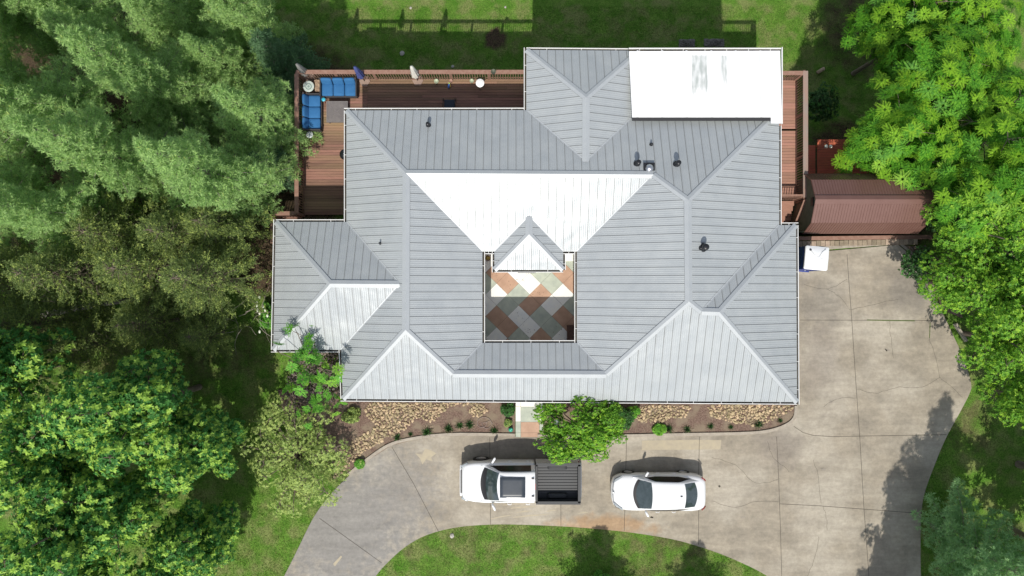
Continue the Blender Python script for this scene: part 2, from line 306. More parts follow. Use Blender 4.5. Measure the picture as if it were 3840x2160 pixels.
# procedural stains of the driveway: broad greyed slabs at the west arm, rust by the truck
def drive_nodes(m):
    n = m.node_tree.nodes; L = m.node_tree.links; bs = n['Principled BSDF']; tc = [x for x in n if x.type == 'TEX_COORD'][0]
    col = bs.inputs['Base Color'].links[0].from_socket
    def spot(col, c, rad, rgb, amt, nscale=1.5, squash=(1, 1)):
        mp = n.new('ShaderNodeMapping'); mp.vector_type = 'POINT'; mp.inputs['Location'].default_value = (-c[0] / rad * squash[0], -c[1] / rad * squash[1], 0); mp.inputs['Scale'].default_value = (squash[0] / rad, squash[1] / rad, 0); L.new(tc.outputs['Object'], mp.inputs[0])
        ln = n.new('ShaderNodeVectorMath'); ln.operation = 'LENGTH'; L.new(mp.outputs[0], ln.inputs[0])
        t = n.new('ShaderNodeTexNoise'); t.inputs['Scale'].default_value = nscale; t.inputs['Detail'].default_value = 7; L.new(tc.outputs['Object'], t.inputs['Vector'])
        a = n.new('ShaderNodeMath'); a.operation = 'MULTIPLY_ADD'; a.inputs[1].default_value = 1.6; L.new(t.outputs[0], a.inputs[0]); L.new(ln.outputs['Value'], a.inputs[2])
        r = n.new('ShaderNodeMapRange'); r.inputs[1].default_value = 1.9; r.inputs[2].default_value = 1.25; r.inputs[3].default_value = 0; r.inputs[4].default_value = amt; L.new(a.outputs[0], r.inputs[0])
        mx = n.new('ShaderNodeMix'); mx.data_type = 'RGBA'; L.new(r.outputs[0], mx.inputs[0]); L.new(col, mx.inputs[6]); mx.inputs[7].default_value = (*rgb, 1); return mx.outputs[2]
    q = PD(860, 1330); col = spot(col, q, 4.5, (.235, .225, .21), .9, 2.5)
    q = PD(1000, 1230); col = spot(col, q, 2.6, (.25, .235, .215), .6, 4)
    q = PD(1520, 1322); col = spot(col, q, 1.0, (.36, .22, .11), .7, 2, (.35, 1.6))
    q = PD(2290, 720); col = spot(col, q, 1.6, (.20, .18, .155), .75, 1.2)
    q = PD(2060, 770); col = spot(col, q, 1.5, (.22, .2, .17), .6, 1.5)
    q = PD(2060, 900); col = spot(col, q, 1.2, (.24, .21, .18), .5, 1.5, (1, .5))
    q = PD(1960, 1120); col = spot(col, q, 1.3, (.23, .2, .17), .6, 1.5)
    q = PD(1320, 1118); col = spot(col, q, 1.2, (.22, .19, .16), .6, 1.5, (.4, 1.6))
    t = n.new('ShaderNodeTexNoise'); t.inputs['Scale'].default_value = 5; t.inputs['Detail'].default_value = 13; t.inputs['Roughness'].default_value = .78; L.new(tc.outputs['Object'], t.inputs['Vector'])
    r = n.new('ShaderNodeMapRange'); r.inputs[1].default_value = .34; r.inputs[2].default_value = .66; r.inputs[3].default_value = .84; r.inputs[4].default_value = 1.16; L.new(t.outputs[0], r.inputs[0])
    mp = n.new('ShaderNodeMapping'); mp.inputs['Scale'].default_value = (.35, 1.6, 1); mp.inputs['Rotation'].default_value = (0, 0, .1); L.new(tc.outputs['Object'], mp.inputs[0])
    t2 = n.new('ShaderNodeTexNoise'); t2.inputs['Scale'].default_value = 1.4; t2.inputs['Detail'].default_value = 8; t2.inputs['Roughness'].default_value = .7; L.new(mp.outputs[0], t2.inputs['Vector'])
    r2 = n.new('ShaderNodeMapRange'); r2.inputs[1].default_value = .35; r2.inputs[2].default_value = .65; r2.inputs[3].default_value = .86; r2.inputs[4].default_value = 1.12; L.new(t2.outputs[0], r2.inputs[0])
    mm = n.new('ShaderNodeMath'); mm.operation = 'MULTIPLY'; L.new(r.outputs[0], mm.inputs[0]); L.new(r2.outputs[0], mm.inputs[1])
    hs = n.new('ShaderNodeHueSaturation'); L.new(col, hs.inputs['Color']); L.new(mm.outputs[0], hs.inputs['Value']); col = hs.outputs[0]
    L.new(col, bs.inputs['Base Color'])
drive_nodes(M_concrete)

# kerb along the beds --------------------------------------------
bedN1 = [PD(*p) for p in [(880, 1195), (930, 1155), (985, 1120), (1050, 1104), (1110, 1097), (1170, 1095), (1296, 1097)]]
bedN2 = [PD(*p) for p in [(1352, 1099), (1560, 1099), (1700, 1096), (1860, 1093), (1930, 1087), (1978, 1071), (2000, 1050), (2004, 1020)]]
for pts, nm, lb in ((bedN1, 'kerb', 'curved concrete kerb of the bed left of the entrance path'), (bedN2, 'kerb', 'long concrete kerb of the bed right of the entrance path')):
    b = MB(); q = catmull(pts, 5); vs = []; k = len(q)
    for i, p in enumerate(q):
        t = (q[min(i + 1, k - 1)] - q[max(i - 1, 0)]).normalized(); u = Vector((-t.y, t.x))
        vs += [(p.x, p.y, .0), (p.x, p.y, .11), (p.x + u.x * .15, p.y + u.y * .15, .13), (p.x + u.x * .15, p.y + u.y * .15, .0)]
    b.add(vs, [(4 * i + j, 4 * i + 4 + j, 4 * i + 5 + j, 4 * i + 1 + j) for i in range(k - 1) for j in range(3)] + [(0, 1, 2, 3), (4 * k - 1, 4 * k - 2, 4 * k - 3, 4 * k - 4)])
    tag(b.build(nm, M_kerb), kind='structure')
# planting beds
b = MB()
b.prism([p[:2] for p in bedN1] + [PD(1296, 1000)[:2], PD(700, 980)[:2], PD(725, 1075)[:2], PD(850, 1150)[:2]], -.02, .06)
b.prism([p[:2] for p in bedN2] + [PD(1985, 1000)[:2], PD(1352, 1000)[:2]], -.02, .06)
b.prism([PD(*p)[:2] for p in [(2268, 616), (2306, 652), (2336, 708), (2372, 780), (2420, 800), (2400, 700), (2330, 625)]], -.02, .05)
tag(b.build('mulch_bed', M_mulch), kind='structure')

def rocks(name, areas, m, label, seed, smin=.045, smax=.115, dens=120):
    rd = random.Random(seed); bm = bmesh.new(); bmesh.ops.create_icosphere(bm, subdivisions=1, radius=1); base = [v.co.copy() for v in bm.verts]; fc = [[v.index for v in f.verts] for f in bm.faces]; bm.free()
    b = MB()
    for poly in areas:
        pl = catmull([PD(*p) for p in poly], 4, True); xs = [p.x for p in pl]; ys = [p.y for p in pl]
        n = int((max(xs) - min(xs)) * (max(ys) - min(ys)) * dens); placed = []
        for _ in range(n * 4):
            x = rd.uniform(min(xs), max(xs)); y = rd.uniform(min(ys), max(ys)); s = rd.uniform(smin, smax)
            if not inside(x, y, pl): continue
            if any((x - a) ** 2 + (y - c) ** 2 < ((s + d) * .66) ** 2 for a, c, d in placed[-500:]): continue
            placed.append((x, y, s)); M = Matrix.Rotation(rd.uniform(0, 6.3), 3, 'Z') @ Matrix.Diagonal((s * rd.uniform(.9, 1.3), s * rd.uniform(.65, .95), s * rd.uniform(.5, .8)))
            jit = [v * rd.uniform(.82, 1.15) for v in base]
            b.add([M @ v + Vector((x, y, .06 + s * .3)) for v in jit], fc, 0, False)
    return tag(b.build(name, m), label, None, None, 'stuff')
rocks('river_rock', [[(845, 1200), (905, 1145), (960, 1110), (1010, 1085), (1050, 1050), (1085, 1060), (1110, 1040), (1140, 1020), (1205, 1018), (1200, 1013), (1060, 1013), (985, 1013), (935, 1013), (920, 1040), (945, 1075), (900, 1100), (860, 1140), (850, 1170)],
                     [(1180, 1030), (1215, 1018), (1225, 1035), (1195, 1050)]], M_rock, 'tan river rocks in the bed left of the entrance path', 3)
rocks('river_rock', [[(1600, 1022), (1700, 1020), (1735, 1020), (1722, 1048), (1690, 1050), (1640, 1065), (1600, 1050)], [(1785, 1020), (1850, 1018), (1980, 1020), (1990, 1030), (1950, 1050), (1900, 1070), (1840, 1060), (1790, 1045)]], M_rock, 'tan river rocks in the bed right of the entrance path', 4)
rocks('river_rock', [[(725, 945), (795, 945), (800, 1010), (760, 1020), (758, 1055), (728, 1050)], [(740, 890), (860, 890), (850, 1000), (790, 1000), (790, 950)]], M_darkrock, 'dark grey brown rocks beside the west corner of the house', 5, .05, .1, 90)
rocks('river_rock', [[(2290, 625), (2330, 622), (2372, 672), (2375, 700), (2340, 690), (2310, 660)]], M_darkrock, 'dark broken rocks beyond the north east driveway corner', 6, .04, .09, 90)

# ---------------------------------------------------------------- house
HO = Vector((2.5, 0.5, 0))
house = thing('house', 'large single storey house with grey standing seam metal roof around a courtyard', 'house', HO)
EZ = 3.0
def V3(px, py, z=EZ): return P(px, py, z)
a = [V3(1299, 414), V3(1974, 413), V3(1974, 187), V3(2400, 190), V3(2400, 413), V3(2922, 413), V3(2922, 844), V3(2985, 844), V3(2989, 1508), V3(1286, 1496), V3(1279, 1312), V3(1025, 1312), V3(1034, 832), V3(1299, 832)]
r0, r1, r2, r3, r4 = V3(1523, 650, 4.38), V3(2449, 655, 4.38), V3(2580, 750, 4.9), V3(2583, 1130, 4.96), V3(1521, 1237, 4.37)
r5, r6, r7, r8 = V3(1699, 1402, 3.6), V3(2273, 1404, 3.6), V3(2630, 1168, 4.7), V3(2697, 1170, 4.7)
n0, n1 = V3(2198, 366, 4.13), V3(2197, 607, 4.13); w0, w1 = V3(1239, 1064, 4.28), V3(1499, 1066, 4.28)
b0, b1, b2, b3, b4, b5 = V3(1809, 943), V3(1854, 943), V3(2112, 943), V3(2164, 943), V3(2164, 1286), V3(1809, 1286)
d0, d1, dh, dz = V3(1854, 1012), V3(2112, 1012), V3(1984, 879, 3.66), V3(1984, 811, 3.66)
faces = [([a[0], a[1], n1, a[4], a[5], r2, r1, r0], 'N'), ([a[0], r0, r4, a[9], a[10], w1, a[13]], 'W'), ([r0, b0, b5, r5, r4], 'E'), ([r0, r1, b3, b2, dz, b1, b0], 'S'),
         ([r1, r2, r3, r6, b4, b3], 'W'), ([b5, b4, r6, r5], 'N'), ([a[9], a[8], r8, r7, r3, r6, r5, r4], 'S'), ([a[5], a[6], r7, r3, r2], 'E'), ([a[7], a[8], r8], 'E'), ([a[6], a[7], r8, r7], 'N'),
         ([a[1], a[2], n0, n1], 'W'), ([a[2], a[3], n0], 'N'), ([a[3], a[4], n1, n0], 'E'), ([a[12], a[13], w1, w0], 'N'), ([a[11], a[12], w0], 'W'), ([a[10], a[11], w0, w1], 'S'),
         ([b1, d0, dh, dz], 'W'), ([d0, d1, dh], 'S'), ([d1, b2, dz, dh], 'E')]
from mathutils.geometry import tessellate_polygon
rb = MB(); allv = []; allt = []; FN = {}
for poly, side in faces:
    ar = sum(poly[i].x * poly[(i + 1) % len(poly)].y - poly[(i + 1) % len(poly)].x * poly[i].y for i in range(len(poly)))
    if ar < 0: poly = poly[::-1]
    tr = tessellate_polygon([[Vector((p.x, p.y, 0)) for p in poly]])
    tr = [t if (poly[t[1]] - poly[t[0]]).cross(poly[t[2]] - poly[t[0]]).z > 0 else (t[0], t[2], t[1]) for t in tr]
    mi = 0 if side in 'NS' else 1
    nn = Vector((0, 0, 0))
    for t in tr: nn += (poly[t[1]] - poly[t[0]]).cross(poly[t[2]] - poly[t[0]])
    for _i in range(len(tr)): FN[len(rb.f) + _i] = tuple(nn.normalized())
    rb.add(poly, [list(t) for t in tr], mi)
    base = len(allv); allv += [tuple(p) for p in poly]; allt += [tuple(base + i for i in t) for t in tr]
    bv = BVHTree.FromPolygons([tuple(p) for p in poly], [tuple(t) for t in tr])
    ax = 0 if side in 'NS' else 1; vals = [p[ax] for p in poly]; sp = .364
    c = math.floor(min(vals) / sp) * sp + sp * .5
    while c < max(vals):
        xs = []
        for i in range(len(poly)):
            p, q = poly[i], poly[(i + 1) % len(poly)]
            if (p[ax] > c) != (q[ax] > c): t = (c - p[ax]) / (q[ax] - p[ax]); xs.append(p[1 - ax] + (q[1 - ax] - p[1 - ax]) * t)
        xs.sort()
        for i in range(0, len(xs) - 1, 2):
            s0, s1 = xs[i] + .015, xs[i + 1] - .015
            if s1 - s0 < .08: continue
            k = max(1, int((s1 - s0) / .8)); vs = []
            for j in range(k + 1):
                s = s0 + (s1 - s0) * j / k; pt = [0, 0]; pt[ax] = c; pt[1 - ax] = s
                h = bv.ray_cast(Vector((pt[0], pt[1], 20)), Vector((0, 0, -1)))[0]; z = h.z if h else EZ
                for o_, dz_ in ((-.013, -.01), (-.009, .02), (.009, .02), (.013, -.01)):
                    q = [pt[0], pt[1], z + dz_]; q[ax] += o_; vs.append(q)
            fs = [(4 * j + e, 4 * j + 4 + e, 4 * j + 5 + e, 4 * j + 1 + e) for j in range(k) for e in range(3)] + [(0, 1, 2, 3), (4 * k + 3, 4 * k + 2, 4 * k + 1, 4 * k)]
            rb.add(vs, fs, 2)
        c += sp
ROOF = BVHTree.FromPolygons(allv, allt)
def roof_z(x, y):
    h = ROOF.ray_cast(Vector((x, y, 20)), Vector((0, 0, -1)))[0]; return h.z if h else EZ
roof = rb.build('roof', [M_roofx, M_roofy, M_seam], house, HO)
_nl = []; _rm = roof.data
for pol in _rm.polygons: _nl += [FN.get(pol.index, tuple(pol.normal))] * pol.loop_total
_rm.polygons.foreach_set('use_smooth', [True] * len(_rm.polygons)); _rm.normals_split_custom_set(_nl)
def cap(p, q, hip=True, hw=.155, up=.036, name='ridge_cap', valley=False, m=None, trim=(0, 0)):
    d = q - p; p = p + d.normalized() * trim[0]; q = q - d.normalized() * trim[1]; d = (q - p); u = Vector((-d.y, d.x, 0)).normalized() * hw
    dr = .42 * hw / (1.414 if hip else 1) * (-1 if valley else 1); b = MB(); vs = []
    for c_ in (p, q):
        vs += [c_ + u + Vector((0, 0, up - dr)), c_ + Vector((0, 0, up + (.004 if not valley else 0))), c_ - u + Vector((0, 0, up - dr)), c_ + u + Vector((0, 0, up - dr - .03)), c_ - u + Vector((0, 0, up - dr - .03))]
    b.add(vs, [(0, 5, 6, 1), (1, 6, 7, 2)], 0); b.add(vs, [(0, 3, 8, 5), (2, 7, 9, 4), (0, 1, 2, 4, 3), (5, 8, 9, 7, 6)], 1)
    bm = b.build(name, [m or M_cap, M_capedge], roof, HO); return bm
for p, q in ((r0, r1), (r0, r4), (r5, r6), (r2, r3), (n0, n1), (w0, w1), (r7, r8), (dh, dz)): cap(p, q, False, .165, .041)
for p, q in ((a[0], r0), (r1, r2), (a[5], r2), (r4, r5), (r3, r6), (r3, r7), (a[9], r4), (a[8], r8), (a[7], r8), (a[2], n0), (a[3], n0), (a[12], w0), (a[11], w0), (d0, dh), (d1, dh)): cap(p, q, True, .135)
for p, q in ((a[1], n1), (a[4], n1), (a[13], w1), (a[10], w1), (b0, r0), (b3, r1), (b1, dz), (b2, dz), (a[6], r7), (b5, r5), (b4, r6)): cap(p, q, True, .055, .012, 'valley_flashing', True, trim=(.0, .1))
# gutters
def gutter(p, q, out, back=0.0, fwd=0.0):
    d = (q - p).normalized(); p = p - d * back; q = q + d * fwd; u = Vector(out).normalized(); b = MB(); wd = .115; z0 = EZ - .13; z1 = EZ - .015
    def bar(o0, o1, za, zb, m):
        vs = [c_ + u * o + Vector((0, 0, z - EZ)) for c_ in (p, q) for o, z in ((o0, za), (o1, za), (o1, zb), (o0, zb))]
        b.add(vs, [(0, 1, 5, 4), (1, 2, 6, 5), (2, 3, 7, 6), (3, 0, 4, 7), (3, 2, 1, 0), (4, 5, 6, 7)], m)
    bar(wd - .028, wd, z0, z1, 0); bar(-.03, wd - .028, z0, z0 + .03, 1); bar(-.04, -.03, z0 - .08, z1 - .02, 0)
    L = (q - p).length; k = max(1, int(L / 1.25)); rd = random.Random(int(L * 100))
    for i in range(k):
        c_ = p + d * (L * (i + .5) / k + rd.uniform(-.2, .2)); vs = [c_ + d * sx * .009 + u * o + Vector((0, 0, z - EZ)) for sx in (-1, 1) for o, z in ((.0, z1 - .02), (wd, z1 - .005), (wd, z1 + .006), (.0, z1))]
        b.add(vs, [(0, 1, 5, 4), (1, 2, 6, 5), (2, 3, 7, 6), (3, 0, 4, 7), (3, 2, 1, 0), (4, 5, 6, 7)], 0)
    b.build('gutter', [M_gut, M_gutin], roof, HO)
G = .115
gutter(a[0], a[1], (0, 1, 0), G, -G); gutter(a[1], a[2], (-1, 0, 0), -G + G, G); gutter(a[2], V3(2358, 190), (0, 1, 0), 0, 0); gutter(V3(2922, 470), a[6], (1, 0, 0), 0, 0); gutter(a[6], a[7], (0, 1, 0), -G - .01, G)
gutter(a[7], a[8], (1, 0, 0), 0, G); gutter(a[8], a[9], (0, -1, 0), 0, G); gutter(a[9], a[10], (-1, 0, 0), 0, -.01); gutter(a[10], a[11], (0, -1, 0), -G - .01, G); gutter(a[11], a[12], (-1, 0, 0), 0, G)
gutter(a[12], a[13], (0, 1, 0), 0, -G - .01); gutter(a[13], a[0], (-1, 0, 0), 0, 0)
gutter(b0, b5, (1, 0, 0), 0, 0); gutter(b5, b4, (0, 1, 0), -G, -G); gutter(b4, b3, (-1, 0, 0), 0, 0); gutter(b0, b1, (0, -1, 0), -G - .01, -.01); gutter(b2, b3, (0, -1, 0), -.01, -G - .01)
gutter(b1, d0, (-1, 0, 0), 0, G); gutter(d0, d1, (0, -1, 0), 0, 0); gutter(d1, b2, (1, 0, 0), -0, -G)
# soffit + walls
def inset(poly, d):
    n = len(poly); ar = sum(poly[i].x * poly[(i + 1) % n].y - poly[(i + 1) % n].x * poly[i].y for i in range(n)); s = 1 if ar > 0 else -1; out = []
    for i in range(n):
        p0, p1, p2 = poly[i - 1], poly[i], poly[(i + 1) % n]; e1 = (p1 - p0).normalized(); e2 = (p2 - p1).normalized()
        n1_ = Vector((-e1.y, e1.x)) * s; n2_ = Vector((-e2.y, e2.x)) * s; k = 1 + n1_.dot(n2_)
        out.append(Vector((p1.x, p1.y)) + (n1_ + n2_) * d / k)
    return out
outer2 = [Vector((p.x, p.y)) for p in a]; inner2 = [Vector((p.x, p.y)) for p in (b0, b1, d0, d1, b2, b3, b4, b5)]
wo = inset(outer2, .45); wi = inset(inner2, -.45)
for ring, zb, wm in ((wo, -6.6, M_brick), (wi, -.1, simple('courtyard_wall', (.78, .77, .74), .7))):
    n = len(ring); b = MB()
    for i in range(n):
        p, q = ring[i], ring[(i + 1) % n]; b.add([(p.x, p.y, zb), (q.x, q.y, zb), (q.x, q.y, EZ - .06), (p.x, p.y, EZ - .06)], [(0, 1, 2, 3)])
    b.build('wall', wm, house, HO)
b = MB()
for r1_, r2_ in ((outer2, wo), (inner2, wi)):
    n = len(r1_)
    for i in range(n):
        p, q, s, t = r1_[i], r1_[(i + 1) % n], r2_[(i + 1) % n], r2_[i]; b.add([(v.x, v.y, EZ - .07) for v in (p, q, s, t)], [(0, 1, 2, 3)])
b.build('soffit', M_soffit, house, HO)
for (x0, y0, x1, y1, sx, sy) in ((wi[0].x, 1.0, wi[0].x, -1.6, 1, 0), (wi[6].x, 1.0, wi[6].x, -1.6, -1, 0), (-3, wo[9].y, -5, wo[9].y, 0, -1), (5, wo[8].y, 7, wo[8].y, 0, -1), (-4.5, wo[0].y, -2.5, wo[0].y, 0, 1)):
    b = MB(); cx, cy = (x0 + x1) / 2 + sx * .02, (y0 + y1) / 2 + sy * .02; dx, dy = abs(x1 - x0) or .06, abs(y1 - y0) or .06
    w_ = b; w_.box((cx, cy, 1.5), (dx, dy, 1.3)); fr = w_.build('window', M_gut, house, HO)
    b = MB(); b.box((cx + sx * .03, cy + sy * .03, 1.5), (max(.02, dx - .12) if dx > .1 else .02, max(.02, dy - .12) if dy > .1 else .02, 1.18)); b.build('pane', M_glass, fr, HO)
# front door
b = MB(); dc = PD(1330, 1005); b.box((dc.x, wo[9].y + (wo[8].y - wo[9].y) * .5 - .03, 1.05), (1.0, .07, 2.1)); dr_ = b.build('door', simple('door_paint', (.12, .05, .03)), house, HO)
b = MB(); b.tube([(dc.x + .4, wo[9].y - .13, 1.0), (dc.x + .4, wo[9].y - .13, 1.15)], .02); b.build('handle', M_metal, dr_, HO)

# vents
def vent(px, py, z, r, h, label, kind=0, offx=0):
    p = P(px, py, z); zz = roof_z(p.x, p.y); b = MB()
    b.lathe((p.x, p.y, zz - .02), [(r * 1.9, 0), (r * 1.8, .05), (r * 1.1, .10), (r, .11), (r, h), (r * .96, h + .01)], 18, 0)
    if kind == 1:
        b.lathe((p.x, p.y, zz + h - .05), [(r * 1.5, 0), (r * 1.55, .04), (r * 1.2, .10), (r * .6, .14), (.01, .15)], 20, 1)
        b.box((p.x, p.y, zz + .03), (r * 4.2, r * 4.2, .03), 0)
    elif kind == 2: b.lathe((p.x, p.y, zz + h - .06), [(r * 1.35, 0), (r * 1.4, .05), (r * 1.25, .12), (r * .8, .14), (.01, .145)], 18, 0)
    o = b.build('roof_vent', [M_black, M_metal], roof, HO); o['label'] = label
    if offx: pass
vent(1603, 463, 3.7, .065, .30, 'black pipe vent on the north west roof slope', 2)
vent(2441, 543, 3.7, .045, .22, 'small black pipe vent above three others')
vent(2389, 614, 4.2, .085, .42, 'left black vent with hooded cap near the ridge', 2)
vent(2438, 628, 4.5, .12, .12, 'metal dome turbine vent on black base', 1)
vent(2541, 613, 4.4, .085, .42, 'right black vent with hooded cap near the ridge', 2)
vent(2638, 928, 4.7, .105, .45, 'large black flue with hooded cap on the east slope', 2); vent(2628, 930, 4.7, .06, .12, 'short white rimmed pipe beside the large flue')
vent(1420, 911, 4.2, .035, .28, 'thin black vent pipe on the west slope')

# porch canopy with white translucent roof (own structure, flush with the house)
pc = P(2645, 310, 0)
def porch():
    root = thing('porch_canopy', 'flat white painted metal porch canopy on the north east corner of the house', 'canopy', (pc.x, pc.y, 0))
    m = mat('white_canopy_panel', (.86, .86, .86), (.80, .81, .82), scale=2.5, rough=.35)
    n = m.node_tree.nodes; L = m.node_tree.links; bs = n['Principled BSDF']; tc = [x for x in n if x.type == 'TEX_COORD'][0]; col = bs.inputs['Base Color'].links[0].from_socket
    def streak(col, cx, hw, y0, y1, amt, sc_):
        sp = n.new('ShaderNodeSeparateXYZ'); L.new(tc.outputs['Object'], sp.inputs[0])
        mp = n.new('ShaderNodeMapping'); mp.inputs['Scale'].default_value = (sc_, .8, 1); L.new(tc.outputs['Object'], mp.inputs[0]); t = n.new('ShaderNodeTexNoise'); t.inputs['Scale'].default_value = 2; t.inputs['Detail'].default_value = 8; L.new(mp.outputs[0], t.inputs['Vector'])
        def rng(sock, a_, b_):
            r = n.new('ShaderNodeMapRange'); r.inputs[1].default_value = a_; r.inputs[2].default_value = b_; L.new(sock, r.inputs[0]); return r.outputs[0]
        d = n.new('ShaderNodeMath'); d.operation = 'SUBTRACT'; d.inputs[1].default_value = cx; L.new(sp.outputs[0], d.inputs[0]); ab = n.new('ShaderNodeMath'); ab.operation = 'ABSOLUTE'; L.new(d.outputs[0], ab.inputs[0])
        mxs = rng(ab.outputs[0], hw * 1.15, hw * .8); ya = rng(sp.outputs[1], y0, y0 + 1.4); yb = rng(sp.outputs[1], y1, y1 - .15)
        s = n.new('ShaderNodeMath'); s.operation = 'MULTIPLY'; L.new(mxs, s.inputs[0]); L.new(ya, s.inputs[1]); s2 = n.new('ShaderNodeMath'); s2.operation = 'MULTIPLY'; L.new(s.outputs[0], s2.inputs[0]); L.new(yb, s2.inputs[1])
        s3 = n.new('ShaderNodeMath'); s3.operation = 'ADD'; L.new(s2.outputs[0], s3.inputs[0]); L.new(t.outputs[0], s3.inputs[1]); f = rng(s3.outputs[0], 1.22, 1.62)
        fm = n.new('ShaderNodeMath'); fm.operation = 'MULTIPLY'; fm.inputs[1].default_value = amt; L.new(f, fm.inputs[0])
        mx = n.new('ShaderNodeMix'); mx.data_type = 'RGBA'; L.new(fm.outputs[0], mx.inputs[0]); L.new(col, mx.inputs[6]); mx.inputs[7].default_value = (.30, .34, .32, 1); return mx.outputs[2]
    col = streak(col, -1.23, .42, -2.6, .38, .8, 3); col = streak(col, -.1, .16, -2.3, .35, .7, 6); L.new(col, bs.inputs['Base Color'])
    O = Vector((pc.x, pc.y, 0)); zN, zS = 3.34, 3.52; b = MB()
    pts = [P(2359, 192, zN), P(2925, 190, zN), P(2933, 462, zS), P(2892, 462, zS), P(2890, 440, zS), P(2371, 440, zS)]
    b.add(pts + [p - Vector((0, 0, .07)) for p in pts], [(5, 4, 3, 2, 1, 0)] + [(i, (i + 1) % 6, (i + 1) % 6 + 6, i + 6) for i in range(6)] + [(6, 7, 8, 9, 10, 11)], 0)
    b.build('roof_sheet', m, root, O)
    m_r = simple('canopy_rib', (.72, .73, .74), .4)
    for px in (2391, 2483, 2574, 2667, 2758, 2850):
        b = MB(); p = P(px, 190, zN + .004); q = P(2391 + (px - 2391) * 1.0 + (px - 2391) * .012, 440, zS + .004)
        b.add([p + Vector((-.05, 0, -.005)), p + Vector((.05, 0, -.005)), q + Vector((.05, 0, -.005)), q + Vector((-.05, 0, -.005)), p + Vector((-.04, 0, .03)), p + Vector((.04, 0, .03)), q + Vector((.04, 0, .03)), q + Vector((-.04, 0, .03))], [(4, 5, 6, 7), (0, 4, 7, 3), (1, 2, 6, 5), (0, 1, 5, 4), (3, 7, 6, 2)], 0)
        b.build('rib', m_r, root, O)
    b = MB(); p = P(2358, 181, zN); q = P(2929, 180, zN); e = P(2934, 463, zS)
    b.box(((p.x + q.x) / 2, p.y, zN - .06), (q.x - p.x, .04, .13), 0); b.box(((p.x + q.x) / 2, p.y - .06, zN - .09), (q.x - p.x, .08, .03), 1)
    for i in range(7): b.box((p.x + (q.x - p.x) * (i + .5) / 7, p.y - .06, zN + .005), (.02, .12, .012), 0)
    b.build('gutter', [M_gut, M_gutin], root, O)
    b = MB(); b.box((q.x + .01, (q.y + e.y) / 2, 3.40), (.03, q.y - e.y, .14)); b.build('edge_trim', M_gut, root, O)
    b = MB(); s = P(2371, 447, zS - .02); t = P(2890, 447, zS - .02); b.box(((s.x + t.x) / 2, s.y, zS - .05), (t.x - s.x, .12, .10)); b.build('end_gap_shadow', simple('gap_shadow', (.03, .03, .032), .6), root, O)  # near-black strip standing in for the shadow gap at the canopy's raised end
    for px in (2400, 2640, 2910):
        b = MB(); p = P(px, 200, 3.2); b.box((p.x, p.y - .1, 1.6), (.12, .12, 3.3)); b.build('post', M_gut, root, O)
porch()

# ---------------------------------------------------------------- courtyard floor
cy_m = {'W': mat('cream_stained_concrete', (.86, .85, .78), (.76, .77, .75), scale=2, rough=.6), 'S': mat('sage_stained_concrete', (.47, .51, .42), (.36, .40, .34), scale=2.5, rough=.6), 'T': mat('terracotta_stained_concrete', (.50, .32, .22), (.40, .245, .165), scale=2, rough=.6)}
tab = {-3: 'WSTWSTWSTW', -1: 'TWST', 0: 'STWST', 1: 'WSTW', 2: 'WSTWS', 3: 'TWST', 4: 'STWST', 5: 'WSTW', 6: 'STWST', -2: 'WTWSS', 7: 'TWST'}
b = MB(); keys = ['W', 'S', 'T']
def cyp(x, y): return P(x / 2.898 + 1700, y / 2.898 + 850, .05)
for r in range(-2, 8):
    cols = [-1, 1, 3, 5] if r % 2 else [-2, 0, 2, 4, 6]
    for c_, k in zip([-3] + cols + [7] if r % 2 else cols, (tab[r][0] + tab[r] + tab[r][-1]) if r % 2 else tab[r]):
        x, y = 590 + 120 * c_, 617 + 119 * r; g = 1.2
        q = [cyp(x - 120 + g, y), cyp(x, y - 119 + g), cyp(x + 120 - g, y), cyp(x, y + 119 - g)]
        b.sheet([v[:2] for v in q], .05, keys.index(k))
b.sheet([v[:2] for v in [cyp(180, 150), cyp(1480, 150), cyp(1480, 1450), cyp(180, 1450)]], .04, 3)
for x0, x1, c_ in ((300, 440, 0), (1180, 1340, 0)): b.prism([v[:2] for v in [cyp(x0, 375), cyp(x1, 375), cyp(x1, 200), cyp(x0, 200)]], .03, .058, c_)
rd = random.Random(8)
for _ in range(60):
    cx, cy_ = rd.choice([(590, 620), (760, 570), (720, 960), (820, 1120), (900, 720), (1150, 1150), (450, 520), (840, 1090)]); x, y = cx + rd.gauss(0, 45), cy_ + rd.gauss(0, 30); s = rd.uniform(2, 5)
    b.sheet([v[:2] for v in [cyp(x - s, y), cyp(x, y - s), cyp(x + s * .8, y), cyp(x, y + s * 1.4)]], .0535, 4)
tag(b.build('courtyard_floor', [cy_m['W'], cy_m['S'], cy_m['T'], M_joint, simple('leaf_litter', (.14, .09, .05), .9)]), kind='structure')
# entrance path
b = MB()
def pth(x0, y0, x1, y1, m): b.sheet([PD(x0 + .25, y0 + .25)[:2], PD(x1 - .25, y0 + .25)[:2], PD(x1 - .25, y1 - .25)[:2], PD(x0 + .25, y1 - .25)[:2]], .066, m)
b.sheet([v[:2] for v in [PD(1297, 990), PD(1366, 990), PD(1366, 1099), PD(1297, 1099)]], .06, 3)
for (x0, x1, col) in ((1310, 1357, [(990, 1023, 'W'), (1023, 1061, 'S'), (1061, 1088, 'T'), (1088, 1099, 'T')]), (1297, 1310, [(990, 1022, 'W'), (1022, 1060, 'W'), (1060, 1088, 'S'), (1088, 1099, 'S')]), (1357, 1366, [(990, 1022, 'W'), (1022, 1060, 'W'), (1060, 1099, 'S')])):
    for (y0, y1, k) in col: pth(x0, y0, x1, y1, keys.index(k))
tag(b.build('entrance_path', [cy_m['W'], cy_m['S'], cy_m['T'], M_joint]), kind='structure')
